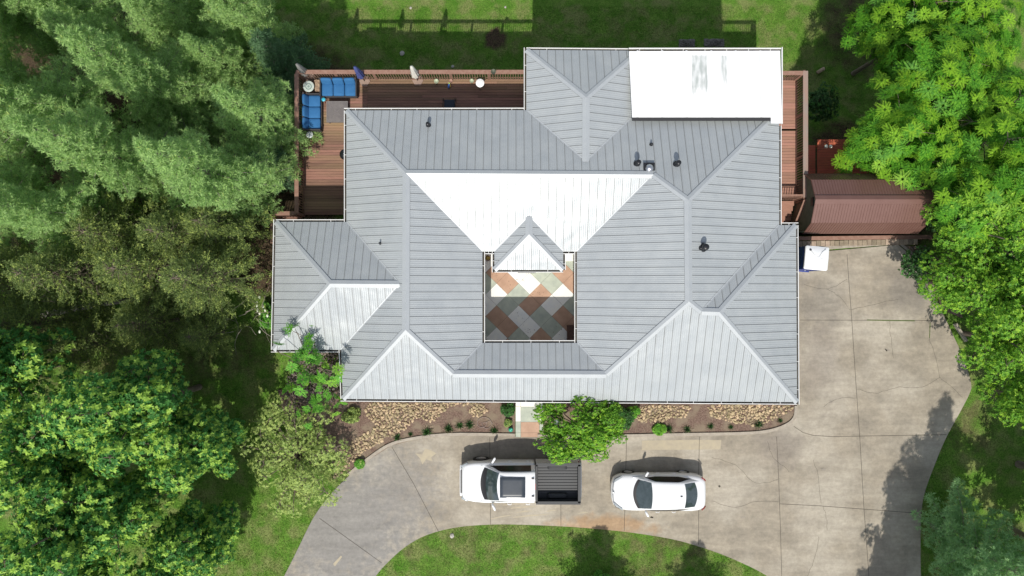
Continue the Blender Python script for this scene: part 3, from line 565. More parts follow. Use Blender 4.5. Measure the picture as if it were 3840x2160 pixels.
# ---------------------------------------------------------------- decks
def deck_boards(name, rects, z, m, root, O, pitch=.137, along='x'):
    b = MB(); rd = random.Random(len(name) + int(z * 10))
    for (x0, y0, x1, y1) in rects:
        y = y0
        while y < y1 - .02:
            x = x0
            while x < x1 - .01:
                l = min(x1 - x, rd.uniform(2.4, 4.8));
                if x1 - x - l < .5: l = x1 - x
                b.box((x + l / 2, y + pitch / 2, z - .02), (l - .006, min(pitch, y1 - y) - .012, .04)); x += l
            y += pitch
        b.box(((x0 + x1) / 2, (y0 + y1) / 2, z - .12), (x1 - x0 - .05, y1 - y0 - .05, .12), 1)
    return b.build(name, [m, simple('deck_joist', (.03, .02, .015), .9)], root, O)
def rail_run(root, O, p, q, z=0.0, h=1.0, nposts=None, m=None, zq=None, cap_w=.2, flip=1):
    p = Vector((p[0], p[1], z)); q = Vector((q[0], q[1], z if zq is None else zq)); d = q - p; L = d.length; u = d.normalized(); m = m or M_rail
    side = Vector((-u.y, u.x, 0)).normalized() * flip
    def bar(s, t, wd, th, zo, name):
        b = MB(); a1 = p + u * s + Vector((0, 0, zo)); a2 = p + u * t + Vector((0, 0, zo)); sd = side.normalized() * wd / 2; up = Vector((0, 0, th / 2))
        b.add([a1 + sd - up, a1 - sd - up, a1 - sd + up, a1 + sd + up, a2 + sd - up, a2 - sd - up, a2 - sd + up, a2 + sd + up], [(0, 1, 5, 4), (1, 2, 6, 5), (2, 3, 7, 6), (3, 0, 4, 7), (3, 2, 1, 0), (4, 5, 6, 7)])
        return b.build(name, m, root, O)
    bar(0, L, cap_w, .04, h, 'rail_cap')
    b = MB(); n = int(L / .125)
    for i in range(n):
        c_ = p + u * ((i + .5) * L / n) + side * .07; b.box((c_.x, c_.y, c_.z + h / 2 - .02), (.035, .035, h - .12), 0, math.atan2(u.y, u.x))
    for zo in (.10, h - .06):
        a1 = p + Vector((0, 0, zo)) + side * .07; a2 = q + Vector((0, 0, zo)) + side * .07; b.tube([a1, a2], .022, 4, 0)
    b.build('baluster_panel', M_rail, root, O)
    k = nposts or max(2, int(L / 2) + 1)
    for i in range(k):
        c_ = p + u * (L * i / (k - 1)); gz = min(ground_z(c_.x, c_.y), c_.z - .5); b = MB(); c_ = c_ + side * .04; b.box((c_.x, c_.y, (c_.z + h - .03 + gz) / 2), (.1, .1, c_.z + h - .03 - gz), 0, math.atan2(u.y, u.x)); b.build('post', M_rail, root, O)
DO = Vector((-9, 9, 0))
deckw = thing('wooden_deck', 'brown stained wooden deck wrapping the north west of the house with railing', 'deck', DO)
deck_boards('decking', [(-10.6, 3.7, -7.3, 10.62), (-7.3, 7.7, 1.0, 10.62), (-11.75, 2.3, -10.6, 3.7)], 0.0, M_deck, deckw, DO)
rail_run(deckw, DO, (-10.6, 10.6), (.75, 10.6), nposts=7, flip=-1); rail_run(deckw, DO, (-10.57, 3.65), (-10.57, 10.5), nposts=4, flip=-1)
rail_run(deckw, DO, (-11.75, 3.66), (-10.67, 3.66), nposts=2, flip=-1); rail_run(deckw, DO, (-11.75, 2.2), (-11.75, 3.56), nposts=2, flip=-1)
DE = Vector((13.5, 8, 0))
decke = thing('wooden_deck', 'sunlit reddish wooden deck with stairs along the east side of the house', 'deck', DE)
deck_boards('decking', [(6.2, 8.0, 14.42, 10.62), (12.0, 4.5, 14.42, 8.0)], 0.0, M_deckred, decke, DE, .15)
rail_run(decke, DE, (14.40, 4.45), (14.40, 10.65), nposts=4, m=M_railgrey, flip=1, cap_w=.24); rail_run(decke, DE, (6.3, 10.55), (14.28, 10.55), nposts=5, flip=-1)
rail_run(decke, DE, (12.4, 4.55), (14.28, 4.55), nposts=2, h=.98, cap_w=.1, flip=-1)
rail_run(decke, DE, (14.40, 4.33), (14.35, 2.9), zq=-1.35, nposts=2, flip=1, cap_w=.18)
for i in range(7):
    b = MB(); b.box((13.45 + .02 * i, 4.3 - .235 * i, -.17 * (i + 1) - .02), (1.75, .25, .04)); b.build('step', M_deckred, decke, DE)
# lower red platform
RO = P(3130, 600, -1.9); b = MB()
redp = thing('red_platform', 'red painted wooden platform beside the brown shed under the trees', 'deck', RO)
x0, y1 = P(3030, 530, -1.75)[:2]; x1, y0 = P(3330, 700, -1.75)[:2]
bb = MB(); y = y0
while y < y1 - .02:
    bb.box(((x0 + .5 + x1) / 2, y + .07, -1.77), (x1 - x0 - .5, .128, .04)); y += .14
bb.build('platform_board', M_red, redp, RO)
bb = MB(); y = y0
while y < y1 - .3: bb.box((x0 + .18, y + .07, -1.92), (.55, .128, .04)); y += .14
bb.build('lower_step', M_red, redp, RO)
for xx in (x0 + .6, x1 - .2):
    for yy in (y0 + .2, y1 - .2):
        gz = ground_z(xx, yy) - .2; bb = MB(); bb.box((xx, yy, (gz - 1.8) / 2), (.1, .1, -1.8 - gz)); bb.build('post', M_red, redp, RO)
# two white globes on a stalk
q = P(3097, 552, -.9); b = MB(); gl = thing('garden_light', 'pair of white globes on thin stalks by the red platform', 'garden light', (q.x, q.y, -1.75))
b.tube([(q.x, q.y, -1.75), (q.x, q.y, -1.1), (q.x - .02, q.y, -.85)], .012, 6); b.tube([(q.x, q.y, -1.3), (q.x + .18, q.y + .02, -1.0), (q.x + .22, q.y + .03, -.85)], .010, 6); b.build('stalk', M_metal, gl, (q.x, q.y, -1.75))
for dx, r in ((-.02, .10), (.22, .09)): b = MB(); b.lathe((q.x + dx, q.y + .03, -.9), [(.01, 0), (r * .8, .03), (r, .08), (r * .75, .13), (.01, .15)], 12); b.build('globe', simple('globe_white', (.75, .75, .68), .4), gl, (q.x, q.y, -1.75))

# ---------------------------------------------------------------- shed
SO = Vector((17.1, 4.15, -1.9))
shed = thing('shed', 'brown metal gambrel roofed shed behind the retaining wall', 'shed', SO)
M_shedroof = mat('brown_metal_sheet', (.155, .078, .062), (.175, .092, .075), scale=1.5, rough=.34, spec=.6, metal=.15)
M_shedwall = mat('shed_wall', (.20, .20, .14), (.15, .16, .11), scale=3, rough=.8)
prof = [(2.67, .95), (3.12, 1.85), (4.17, 2.35), (5.18, 1.85), (5.62, .95)]; X0, X1 = 14.3, 19.95
b = MB()
for i in range(4):
    (y0, z0), (y1, z1) = prof[i], prof[i + 1]
    b.add([(X0, y0, z0), (X1, y0, z0), (X1, y1, z1), (X0, y1, z1), (X0, y0, z0 - .05), (X1, y0, z0 - .05), (X1, y1, z1 - .05), (X0, y1, z1 - .05)], [(0, 1, 2, 3), (4, 7, 6, 5), (0, 4, 5, 1), (2, 6, 7, 3), (1, 5, 6, 2), (3, 7, 4, 0)])
    n = 42
    for k in range(n + 1):
        x = X0 + .03 + (X1 - X0 - .06) * k / n; hw = .012 if k % 3 else .02; nrm = Vector((0, -(z1 - z0), y1 - y0)).normalized() * .018
        A = Vector((x, y0, z0)); B = Vector((x, y1, z1)); e = Vector((hw, 0, 0))
        b.add([A - e, A + e, B + e, B - e, A - e * .5 + nrm, A + e * .5 + nrm, B + e * .5 + nrm, B - e * .5 + nrm], [(4, 5, 6, 7), (0, 4, 7, 3), (1, 2, 6, 5), (0, 1, 5, 4)])
sr = b.build('roof', M_shedroof, shed, SO)
b = MB(); y, z = prof[2]; b.add([(X0 - .02, y - .2, z - .04), (X1 + .02, y - .2, z - .04), (X1 + .02, y, z + .045), (X0 - .02, y, z + .045), (X1 + .02, y + .2, z - .04), (X0 - .02, y + .2, z - .04)], [(0, 1, 2, 3), (3, 2, 4, 5)]); b.build('ridge_cap', M_shedroof, sr, SO)
for xx in (X0 + .15, X1 - .15):
    b = MB(); vs = [(xx, 2.85, -1.9), (xx, 2.85, 1.0)] + [(xx, p_[0] * .96 + .166, p_[1] - .06) for p_ in prof[1:4]] + [(xx, 5.45, 1.0), (xx, 5.45, -1.9)]; b.add(vs + [(v[0] + .05, v[1], v[2]) for v in vs], [list(range(7)), [13 - i for i in range(7)]]); b.build('wall', M_shedwall, shed, SO)
for yy in (2.85, 5.45): b = MB(); b.box(((X0 + X1) / 2, yy, -.45), (X1 - X0 - .3, .05, 2.9)); b.build('wall', M_shedwall, shed, SO)
b = MB(); b.box((X0 + .12, 4.15, 1.7), (.04, .4, .25)); b.build('gable_vent', M_black, shed, SO)

# ---------------------------------------------------------------- retaining wall
WO = Vector((17, 2.4, -2)); ret = thing('retaining_wall', 'concrete block retaining wall with wood capping between shed and driveway', 'wall', WO)
pA, pB, pC, pD_ = P(2990, 914, .05), P(3440, 905, .05), P(3480, 912, .0), P(3560, 880, -.2)
b = MB(); n = 26; rd = random.Random(5)
for i in range(n):
    t = (i + .5) / n; c_ = pA.lerp(pB, t); l = (pB - pA).length / n; b.box((c_.x, c_.y - .02 + rd.uniform(-.01, .01), -.95 + rd.uniform(-.008, .008)), (l - .02, .27, 2.1))
b.build('block_course', mat('wall_block', (.27, .21, .155), (.36, .29, .21), scale=5, rough=.9, island=.3, bump=.4), ret, WO)
b = MB(); b.box(((pA.x + pC.x) / 2, pA.y + .30, .04), (pC.x - pA.x + .2, .20, .12), 0, .012); v = pD_ - pC; b.box(((pC.x + pD_.x) / 2 + .1, (pC.y + pD_.y) / 2 + .28, -.03), (v.length + .1, .18, .12), 0, math.atan2(v.y, v.x)); b.build('timber_cap', M_rail, ret, WO)
b = MB(); e0, e1 = PD(2085, 627), PD(2262, 614); b.strip([e0 + Vector((0, .06, 0)), e1 + Vector((0, .06, 0))], .14, .065); e0, e1 = PD(2010, 632), PD(2260, 608)
b.prism([v[:2] for v in [e0, e1, e1 + Vector((0, .16, 0)), e0 + Vector((0, .10, 0))]], 0, .07); b.build('footing', M_kerb, ret, WO)
b = MB(); k = [PD(*p) for p in [(2262, 617), (2300, 650), (2328, 700), (2345, 730)]]
q = catmull(k, 4); b.strip([(p_.x + .06, p_.y + .03) for p_ in q], .12, .09); b.strip([(p_.x + .06, p_.y + .03) for p_ in q], .11, .045)
tag(b.build('kerb', M_kerb), kind='structure')
b = MB(); p_ = PD(2413, 836); b.box((p_.x, p_.y, .1), (1.05, .13, .16), 0, R_(-58)); tag(b.build('concrete_sleeper', M_kerb, origin=(p_.x, p_.y, 0)), 'short pale concrete beam lying beyond the east edge of the driveway', 'beam')

# ---------------------------------------------------------------- portable toilet
TO = P(3063, 968, 0); tx, ty = P(3063, 968, 2.2)[:2]; TO = Vector((tx, ty, .03))
toi = thing('portable_toilet', 'blue portable toilet with white ribbed roof beside the house corner', 'portable toilet', TO)
M_blue = mat('blue_plastic', (.012, .045, .28), (.015, .055, .33), scale=3, rough=.4); M_wp = simple('white_plastic', (.78, .79, .8), .35)
rz = R_(-5); b = MB()
M3 = Matrix.Rotation(rz, 3, 'Z')
def tb(b, c, d, m=0, r=None):
    c = M3 @ Vector(c) + TO
    (b.box(c, d, m, rz) if r is None else b.rbox(c, d, r, m, rz))
tb(b, (0, 0, .08), (1.12, 1.15, .14)); b.build('base', M_blue, toi, TO)
b = MB(); tb(b, (0, 0, 1.12), (1.06, 1.06, 2.0))
for i in range(6): tb(b, (-.535, -.42 + i * .165, 1.15), (.025, .07, 1.8))
for i in range(6): tb(b, (-.42 + i * .165, -.535, 1.15), (.07, .025, 1.8))
b.build('wall', M_blue, toi, TO)
b = MB(); n = 12; vs = []; fs = []
for j in range(n + 1):
    for i in range(n + 1):
        u, v = i / n * 2 - 1, j / n * 2 - 1; sq = .56 * (1 - .05 * (u * u * v * v)); x, y = u * sq, v * sq
        z = 2.16 + .16 * (1 - max(abs(u), abs(v)) ** 2.2) + (.012 * math.sin(math.hypot(u + .4, v - 1) * 22) if (v > abs(u) * .6) else 0)
        vs.append(M3 @ Vector((x, y, z)) + TO)
fs = [(j * (n + 1) + i, j * (n + 1) + i + 1, (j + 1) * (n + 1) + i + 1, (j + 1) * (n + 1) + i) for j in range(n) for i in range(n)]
b.add(vs, fs, 0, True); rim = [M3 @ Vector((x * .56, y * .56, 2.13)) + TO for x, y in ((-1, -.9), (-.9, -1), (.9, -1), (1, -.9), (1, .9), (.9, 1), (-.9, 1), (-1, .9))]
b.prism([v[:2] for v in rim], 2.09, 2.17, 0); b.prism([v[:2] for v in [M3 @ Vector((x, y, 0)) + TO for x, y in ((-.5, -.5), (.5, -.5), (.5, .5), (-.5, .5))]], 2.15, 2.19, 0); b.build('roof', M_wp, toi, TO)
for ang in (35, 90, 145):
    pass
b = MB(); pts = [M3 @ Vector((-.38 + .75 * t, .42 - .75 * t + .25 * math.sin(t * 3.14), 2.345)) + TO for t in [i / 8 for i in range(6)]]
b.tube([M3 @ Vector((x, y, 2.19 + .16 * (1 - max(abs(x), abs(y)) ** 2 / .31) - .01)) + TO for x, y in ((-.38, .38), (-.2, .15), (0, .02), (.08, .12), (.18, .3), (.36, .46))], .014, 6)
b.tube([M3 @ Vector((x, y, 2.19 + .16 * (1 - max(abs(x), abs(y)) ** 2 / .31) - .01)) + TO for x, y in ((.06, .0), (.25, -.02), (.42, -.16), (.48, -.3))], .012, 6); b.build('roof_rib', simple('white_rib', (.6, .62, .63), .4), toi, TO)
b = MB(); c_ = M3 @ Vector((-.36, .36, 0)) + TO; b.lathe((c_.x, c_.y, 2.24), [(.05, 0), (.05, .06), (.035, .07)], 12); b.build('vent_pipe', M_black, toi, TO)
b = MB(); tb(b, (-.25, -.545, 1.08), (.5, .03, 1.8)); dd_ = b.build('door', M_blue, toi, TO); b = MB(); tb(b, (-.05, -.57, 1.05), (.04, .03, .14)); b.build('handle', M_wp, dd_, TO)

# ---------------------------------------------------------------- vehicles (x forward = -X in the photo)
M_paint = mat('white_car_paint', (.80, .81, .83), rough=.25, spec=.5, coat=.6)
M_tyre = mat('tyre_rubber', (.015, .015, .016), rough=.85); M_rim = simple('wheel_rim', (.5, .51, .53), .3, .8); M_dark = simple('dark_trim', (.018, .018, .02), .5)
M_wind = mat('windscreen_glass', (.03, .045, .045), (.055, .075, .08), scale=3.5, rough=.06, spec=.9, coat=.5)
M_side = simple('tinted_side_glass', (.008, .009, .01), .25, 0, .2)
M_lamp = simple('lamp_glass', (.35, .38, .4), .1, 0, .8); M_tail = simple('tail_lamp', (.25, .01, .01), .2)
def interp(tab, x):
    if x <= tab[0][0]: return tab[0][1:]
    for i in range(len(tab) - 1):
        if x <= tab[i + 1][0]:
            t = (x - tab[i][0]) / (tab[i + 1][0] - tab[i][0]); t2 = t * t * (3 - 2 * t) * .35 + t * .65
            return [u + (v - u) * t2 for u, v in zip(tab[i][1:], tab[i + 1][1:])]
    return tab[-1][1:]
def body_loft(b, tab, sec, nx=44, m=0, closed=True):
    """tab: x, halfwidth, ztop, zbot ; sec(t)->(fraction of halfwidth, fraction of height) from bottom side over the top to centre"""
    xs = [tab[0][0] + (tab[-1][0] - tab[0][0]) * i / nx for i in range(nx + 1)]; rows = []
    for x in xs:
        hw, zt, zb = interp(tab, x); pts = []
        half = [(fy * hw, zb + (zt - zb) * fz) for fy, fz in sec]
        pts = [(x, -y, z) for y, z in half] + [(x, y, z) for y, z in half[::-1][1:]]
        rows.append(pts)
    k = len(rows[0]); vs = [p for r in rows for p in r]; fs = [(i * k + j, (i + 1) * k + j, (i + 1) * k + j + 1, i * k + j + 1) for i in range(nx) for j in range(k - 1)]
    fs.append([j for j in range(k)]); fs.append([nx * k + j for j in range(k)][::-1])
    fs += [(i * k, i * k + k - 1, (i + 1) * k + k - 1, (i + 1) * k) for i in range(nx)]
    b.add(vs, fs, m, True)
def patch(b, fn, us, vs_, m=0):
    rows = [[fn(u, v) for u in us] for v in vs_]; k = len(us)
    b.add([p for r in rows for p in r], [(j * k + i, j * k + i + 1, (j + 1) * k + i + 1, (j + 1) * k + i) for j in range(len(vs_) - 1) for i in range(k - 1)], m, True)
def lin(a_, b_, n): return [a_ + (b_ - a_) * i / n for i in range(n + 1)]
def wheel(root, O, x, y, r=.34, wd=.23):
    b = MB(); s = 1 if y > 0 else -1; prof = [(.0, -wd / 2), (r * .6, -wd / 2), (r * .93, -wd / 2), (r, -wd / 2 + .03), (r, wd / 2 - .03), (r * .93, wd / 2), (r * .62, wd / 2)]
    def lat(prof, m, n=28):
        vs = []; fs = []
        for (rr, o) in prof:
            for j in range(n): t = 2 * math.pi * j / n; vs.append((x + rr * math.cos(t), y + s * o, r + rr * math.sin(t)))
        for i in range(len(prof) - 1):
            for j in range(n): fs.append((i * n + j, i * n + (j + 1) % n, (i + 1) * n + (j + 1) % n, (i + 1) * n + j))
        b.add(vs, fs, m, True)
    lat(prof, 0); w_ = b.build('wheel', M_tyre, root, O); b = MB(); 
    vs = []
    n = 28; prof2 = [(r * .62, wd / 2), (r * .58, wd / 2 - .03), (r * .2, wd / 2 - .02), (.001, wd / 2 - .005)]
    for (rr, o) in prof2:
        for j in range(n): t = 2 * math.pi * j / n; vs.append((x + rr * math.cos(t), y + s * o, r + rr * math.sin(t)))
    b.add(vs, [(i * n + j, i * n + (j + 1) % n, (i + 1) * n + (j + 1) % n, (i + 1) * n + j) for i in range(3) for j in range(n)], 0, True); b.build('rim', M_rim, w_, O)
Z0 = (0, 0, 0)
def mirrors(root, x, y, z, col, sc_=1, tip=.26):
    for s in (-1, 1):
        b = MB(); A = Vector((x, s * y, z)); B_ = Vector((x + .12 * sc_, s * (y + tip), z + .06))
        d = (B_ - A).normalized(); u = Vector((-d.y, d.x, 0)).normalized()
        pts = [(0, .05), (.25, .075), (.8, .085), (1, .04)]; vs = []
        for t, hw in pts:
            c_ = A.lerp(B_, t)
            for (o, zz) in ((-hw, -.02), (-hw * .8, .11), (hw * .8, .13), (hw, -.01)): vs.append(c_ + u * o * .75 + Vector((0, 0, zz * sc_)))
        b.add(vs, [(4 * i + j, 4 * i + 4 + j, 4 * i + 4 + (j + 1) % 4, 4 * i + (j + 1) % 4) for i in range(3) for j in range(4)] + [(0, 1, 2, 3), (15, 14, 13, 12)], 0, True); b.build('wing_mirror', col, root, Z0)
def sedan():
    root = thing('parked_sedan', 'white four door sedan parked on the concrete driveway behind the pickup', 'car', (4.93, -10.1, .03))
    sec = [(.80, 0), (.95, .03), (.985, .25), (1.0, .5), (.985, .72), (.93, .86), (.80, .95), (.55, .985), (.28, .997), (0, 1)]
    tab = [(0, .34, .56, .28), (.04, .52, .64, .24), (.12, .68, .71, .2), (.28, .80, .77, .2), (.5, .88, .83, .2), (.8, .91, .88, .2), (1.1, .915, .93, .2), (2.0, .92, .95, .2), (3.2, .925, .98, .2), (3.9, .915, 1.02, .2), (4.25, .87, 1.03, .22), (4.42, .80, 1.02, .26), (4.54, .70, .98, .3), (4.61, .56, .88, .34), (4.65, .38, .74, .4)]
    b = MB(); body_loft(b, tab, sec); b.build('body', M_paint, root, Z0)
    # greenhouse surface: stations u along x, cross v
    def roofz(x): return interp([(1.0, .90), (1.15, .95), (1.95, 1.395), (2.4, 1.44), (3.0, 1.44), (3.45, 1.38), (4.15, 1.06), (4.3, 1.0)], x)[0]
    def base_hw(x): return interp([(1.0, .78), (1.5, .84), (2.2, .87), (3.2, .86), (3.8, .79), (4.3, .70)], x)[0]
    def top_hw(x): return interp([(1.0, .76), (1.4, .73), (1.95, .655), (2.6, .64), (3.45, .615), (4.15, .63), (4.3, .65)], x)[0]
    def S(x, v, off=0):            # v -1..1 ; |v|<.7 roof, beyond: side
        s = 1 if v >= 0 else -1; av = abs(v); rz_ = roofz(x); zb = .90; bh, th = base_hw(x), top_hw(x)
        xb = x + (-.16 * (av / .7) ** 2 * -1 if False else 0)
        if av < .7: t = av / .7; y = th * t; z = rz_ - .055 * t ** 3 * (1 if rz_ > 1.2 else .5)
        else: t = (av - .7) / .3; y = th + (bh - th) * (t ** .9); z = (rz_ - .055 * (1 if rz_ > 1.2 else .5)) * (1 - t) + zb * t
        return Vector((x, s * y, z)) + Vector((0, s * off * (av > .7), off))
    xs = lin(1.0, 4.3, 33); vv = [-1, -.93, -.85, -.78, -.72, -.66, -.55, -.35, -.15, 0, .15, .35, .55, .66, .72, .78, .85, .93, 1]
    b = MB(); patch(b, lambda x, v: S(x, v), xs, vv); b.build('cabin', M_paint, root, Z0)
    def curve_x(v, x0, bow): return x0 - bow * (1 - (v / .7) ** 2)
    b = MB(); patch(b, lambda t, v: S(curve_x(v, 1.32, .24) * (1 - t) + curve_x(v, 1.84, -.05) * t, v, .010), lin(0, 1, 10), lin(-.66, .66, 14)); b.build('windscreen', M_wind, root, Z0)
    b = MB(); patch(b, lambda t, v: S(curve_x(v, 3.44, -.08) * (1 - t) + curve_x(v, 3.98, -.17) * t, v, .010), lin(0, 1, 8), lin(-.66, .66, 12)); b.build('rear_window', M_wind, root, Z0)
    b = MB(); patch(b, lambda t, v: S(curve_x(v, 1.27, .25) * (1 - t) + curve_x(v, 1.38, .22) * t, v, .014), lin(0, 1, 3), lin(-.67, .67, 14)); b.build('cowl', M_dark, root, Z0)
    for s in (-1, 1):
        b = MB(); patch(b, lambda x, v: S(x, s * (.90 + (v - .90) * max(.04, min(1, (x - 1.55) / .5, (3.85 - x) / .6))), .012), lin(1.58, 3.84, 18), lin(.735, .965, 5)); b.build('side_window', M_side, root, Z0)
        for x in (2.15, 2.95): b = MB(); b.tube([(x, s * .925, .80), (x + .04, s * .975, .81), (x + .16, s * .975, .81), (x + .2, s * .925, .80)], .014, 6); b.build('door_handle', M_paint, root, Z0)
        b = MB(); patch(b, lambda t, v: Vector((.10 + .42 * t, s * (.60 + .27 * t - .12 * v * (1 - .3 * t)), .73 + .105 * t + .02 * v)), lin(0, 1, 6), lin(-.0, 1, 2)); b.build('headlight', M_lamp, root, Z0)
        b = MB(); b.tube([(4.38, s * .80, .985), (4.52, s * .70, .93), (4.585, s * .62, .88)], .03, 6); b.build('tail_light', M_tail, root, Z0)
        wheel(root, Z0, .88, s * .80, .33); wheel(root, Z0, 3.62, s * .80, .33)
    b = MB(); b.tube([(.50, -.83, .775), (.2, -.72, .745), (.09, -.5, .735), (.06, -.2, .74), (.06, .2, .74), (.09, .5, .735), (.2, .72, .745), (.50, .83, .775)], .013, 6); b.build('grille', M_dark, root, Z0)
    b = MB(); b.lathe((.075, 0, .755), [(.05, 0), (.05, .012), (.02, .02)], 14); b.build('badge', M_metal, root, Z0)
    b = MB(); b.box((3.28, 0, 1.43), (.10, .035, .05)); b.build('antenna_fin', M_dark, root, Z0)
    mirrors(root, 1.62, .86, .93, M_paint, 1, .23)
    b = MB(); patch(b, lambda x, v: Vector((x, v, .19)), lin(.4, 4.3, 2), lin(-.8, .8, 2)); b.build('underbody', M_dark, root, Z0)
sedan()
def pickup():
    root = thing('pickup_truck', 'white crew cab pickup truck with sunroof and empty black lined bed', 'pickup truck', (-2.52, -9.52, .03))
    sec = [(.86, 0), (.97, .03), (.99, .25), (1.0, .55), (.985, .8), (.95, .92), (.86, .975), (.6, .992), (.3, .998), (0, 1)]
    tab = [(0, .62, .80, .42), (.04, .74, .98, .38), (.14, .83, 1.04, .36), (.35, .93, 1.09, .36), (.7, .99, 1.14, .36), (1.2, 1.015, 1.20, .36), (1.8, 1.015, 1.22, .36), (3.62, 1.015, 1.24, .38)]
    b = MB(); body_loft(b, tab, sec, 30); b.build('body', M_paint, root, Z0)
    def roofz(x): return interp([(1.0, 1.18), (1.12, 1.22), (1.85, 1.80), (2.2, 1.88), (3.0, 1.90), (3.5, 1.86), (3.63, 1.80)], x)[0]
    def base_hw(x): return interp([(1.0, .86), (1.5, .90), (3.63, .91)], x)[0]
    def top_hw(x): return interp([(1.0, .84), (1.4, .78), (1.9, .68), (3.5, .70), (3.63, .70)], x)[0]
    def S(x, v, off=0):
        s = 1 if v >= 0 else -1; av = abs(v); rz_ = roofz(x); zb = 1.19; bh, th = base_hw(x), top_hw(x)
        if av < .7: t = av / .7; y = th * t; z = rz_ - .05 * t ** 3
        else: t = (av - .7) / .3; y = th + (bh - th) * t; z = (rz_ - .05) * (1 - t) + zb * t
        return Vector((x, s * y, z)) + Vector((0, s * off * (av > .7), off))
    vv = [-1, -.93, -.85, -.78, -.72, -.66, -.55, -.35, -.15, 0, .15, .35, .55, .66, .72, .78, .85, .93, 1]
    b = MB(); patch(b, lambda x, v: S(x, v), lin(1.0, 3.63, 26), vv); k = len(vv)
    end = [S(3.63, v) for v in vv]; b.add(end, [list(range(k))]); b.build('cabin', M_paint, root, Z0)
    cx = lambda v, x0, bow: x0 - bow * (1 - (v / .7) ** 2)
    b = MB(); patch(b, lambda t, v: S(cx(v, 1.28, .12) * (1 - t) + cx(v, 1.92, .12) * t, v, .010), lin(0, 1, 10), lin(-.67, .67, 14)); b.build('windscreen', M_wind, root, Z0)
    b = MB(); patch(b, lambda t, v: S(cx(v, 1.20, .22) * (1 - t) + cx(v, 1.36, .12) * t, v, .016), lin(0, 1, 4), lin(-.675, .675, 14)); b.build('cowl', M_dark, root, Z0)
    b = MB(); b.rbox((2.55, 0, 1.905), (1.22, .98, .03), .014); b.build('sunroof', mat('sunroof_glass', (.035, .045, .06), (.05, .06, .075), scale=1.5, rough=.35, spec=.25), root, Z0)
    for s in (-1, 1):
        b = MB(); patch(b, lambda x, v: S(x, s * (.93 + (v - .93) * max(.05, min(1, (x - 1.4) / .55))), .012), lin(1.45, 3.44, 14), lin(.735, .965, 4)); b.build('side_window', M_side, root, Z0)
        b = MB(); b.box((3.52, s * .42, 1.875), (.13, .06, .03)); b.build('roof_mount', M_dark, root, Z0)
        for x in (2.3, 3.2): b = MB(); b.tube([(x, s * 1.01, 1.10), (x + .03, s * 1.065, 1.11), (x + .17, s * 1.065, 1.11), (x + .2, s * 1.01, 1.10)], .018, 6); b.build('door_handle', M_paint, root, Z0)
        b = MB(); b.rbox((.22, s * .80, .92), (.36, .22, .16), .05, 0, s * .45); b.build('headlight', M_lamp, root, Z0)
        b = MB(); b.box((5.80, s * .96, 1.02), (.06, .10, .3)); b.build('tail_light', M_tail, root, Z0)
        wheel(root, Z0, .98, s * .90, .41, .27); wheel(root, Z0, 4.75, s * .90, .41, .27)
        b = MB(); b.box((4.77, s * .985, .86), (2.16, .045, .84)); b.box((4.77, s * .93, 1.285), (2.16, .15, .035), 1); b.box((4.77, s * .87, .98), (2.10, .03, .58), 1); b.build('bed_side', [M_paint, simple('rail_cap_black', (.045, .047, .05), .6)], root, Z0)
        b = MB(); b.rbox((4.75, s * .70, .80), (.95, .24, .28), .06); b.build('wheel_well', simple('bed_liner', (.04, .042, .045), .7), root, Z0)
    M_liner = simple('bed_floor_liner', (.055, .058, .062), .55)
    b = MB(); b.box((4.77, 0, .68), (2.12, 1.72, .04)); 
    for i in range(11): b.box((4.77, -.72 + i * .144, .715), (2.02, .075, .03))
    b.build('bed_floor', M_liner, root, Z0)
    b = MB(); b.box((3.70, 0, .98), (.05, 1.86, .62), 0); b.box((3.71, 0, 1.285), (.10, 1.86, .035), 0); b.build('bed_front', simple('bed_liner_wall', (.045, .047, .05), .6), root, Z0)
    b = MB(); b.box((5.82, 0, .92), (.06, 1.90, .68), 0); b.box((5.80, 0, 1.285), (.14, 1.86, .035), 1); b.box((5.76, 0, .95), (.03, 1.7, .55), 1); b.build('tailgate', [M_paint, simple('tailgate_cap', (.05, .052, .055), .6)], root, Z0)
    b = MB(); b.rbox((5.90, 0, .58), (.16, 1.9, .2), .06); b.build('bumper', M_metal, root, Z0)
    b = MB(); b.rbox((-.0, 0, .62), (.14, 1.55, .22), .05); b.build('bumper', M_paint, root, Z0)
    b = MB(); b.box((.02, 0, .86), (.06, 1.1, .2)); b.build('grille', M_dark, root, Z0)
    b = MB(); b.box((3.645, 0, 1.77), (.03, .3, .04)); b.build('brake_light', M_tail, root, Z0)
    b = MB(); b.box((3.1, 0, .42), (5.2, 1.3, .25)); b.build('chassis', M_dark, root, Z0)
    mirrors(root, 1.55, 1.0, 1.16, M_paint, 1.3, .28)
pickup()
for rt in [o for o in C.objects if o.name.startswith(('parked_sedan', 'pickup_truck'))]: pass

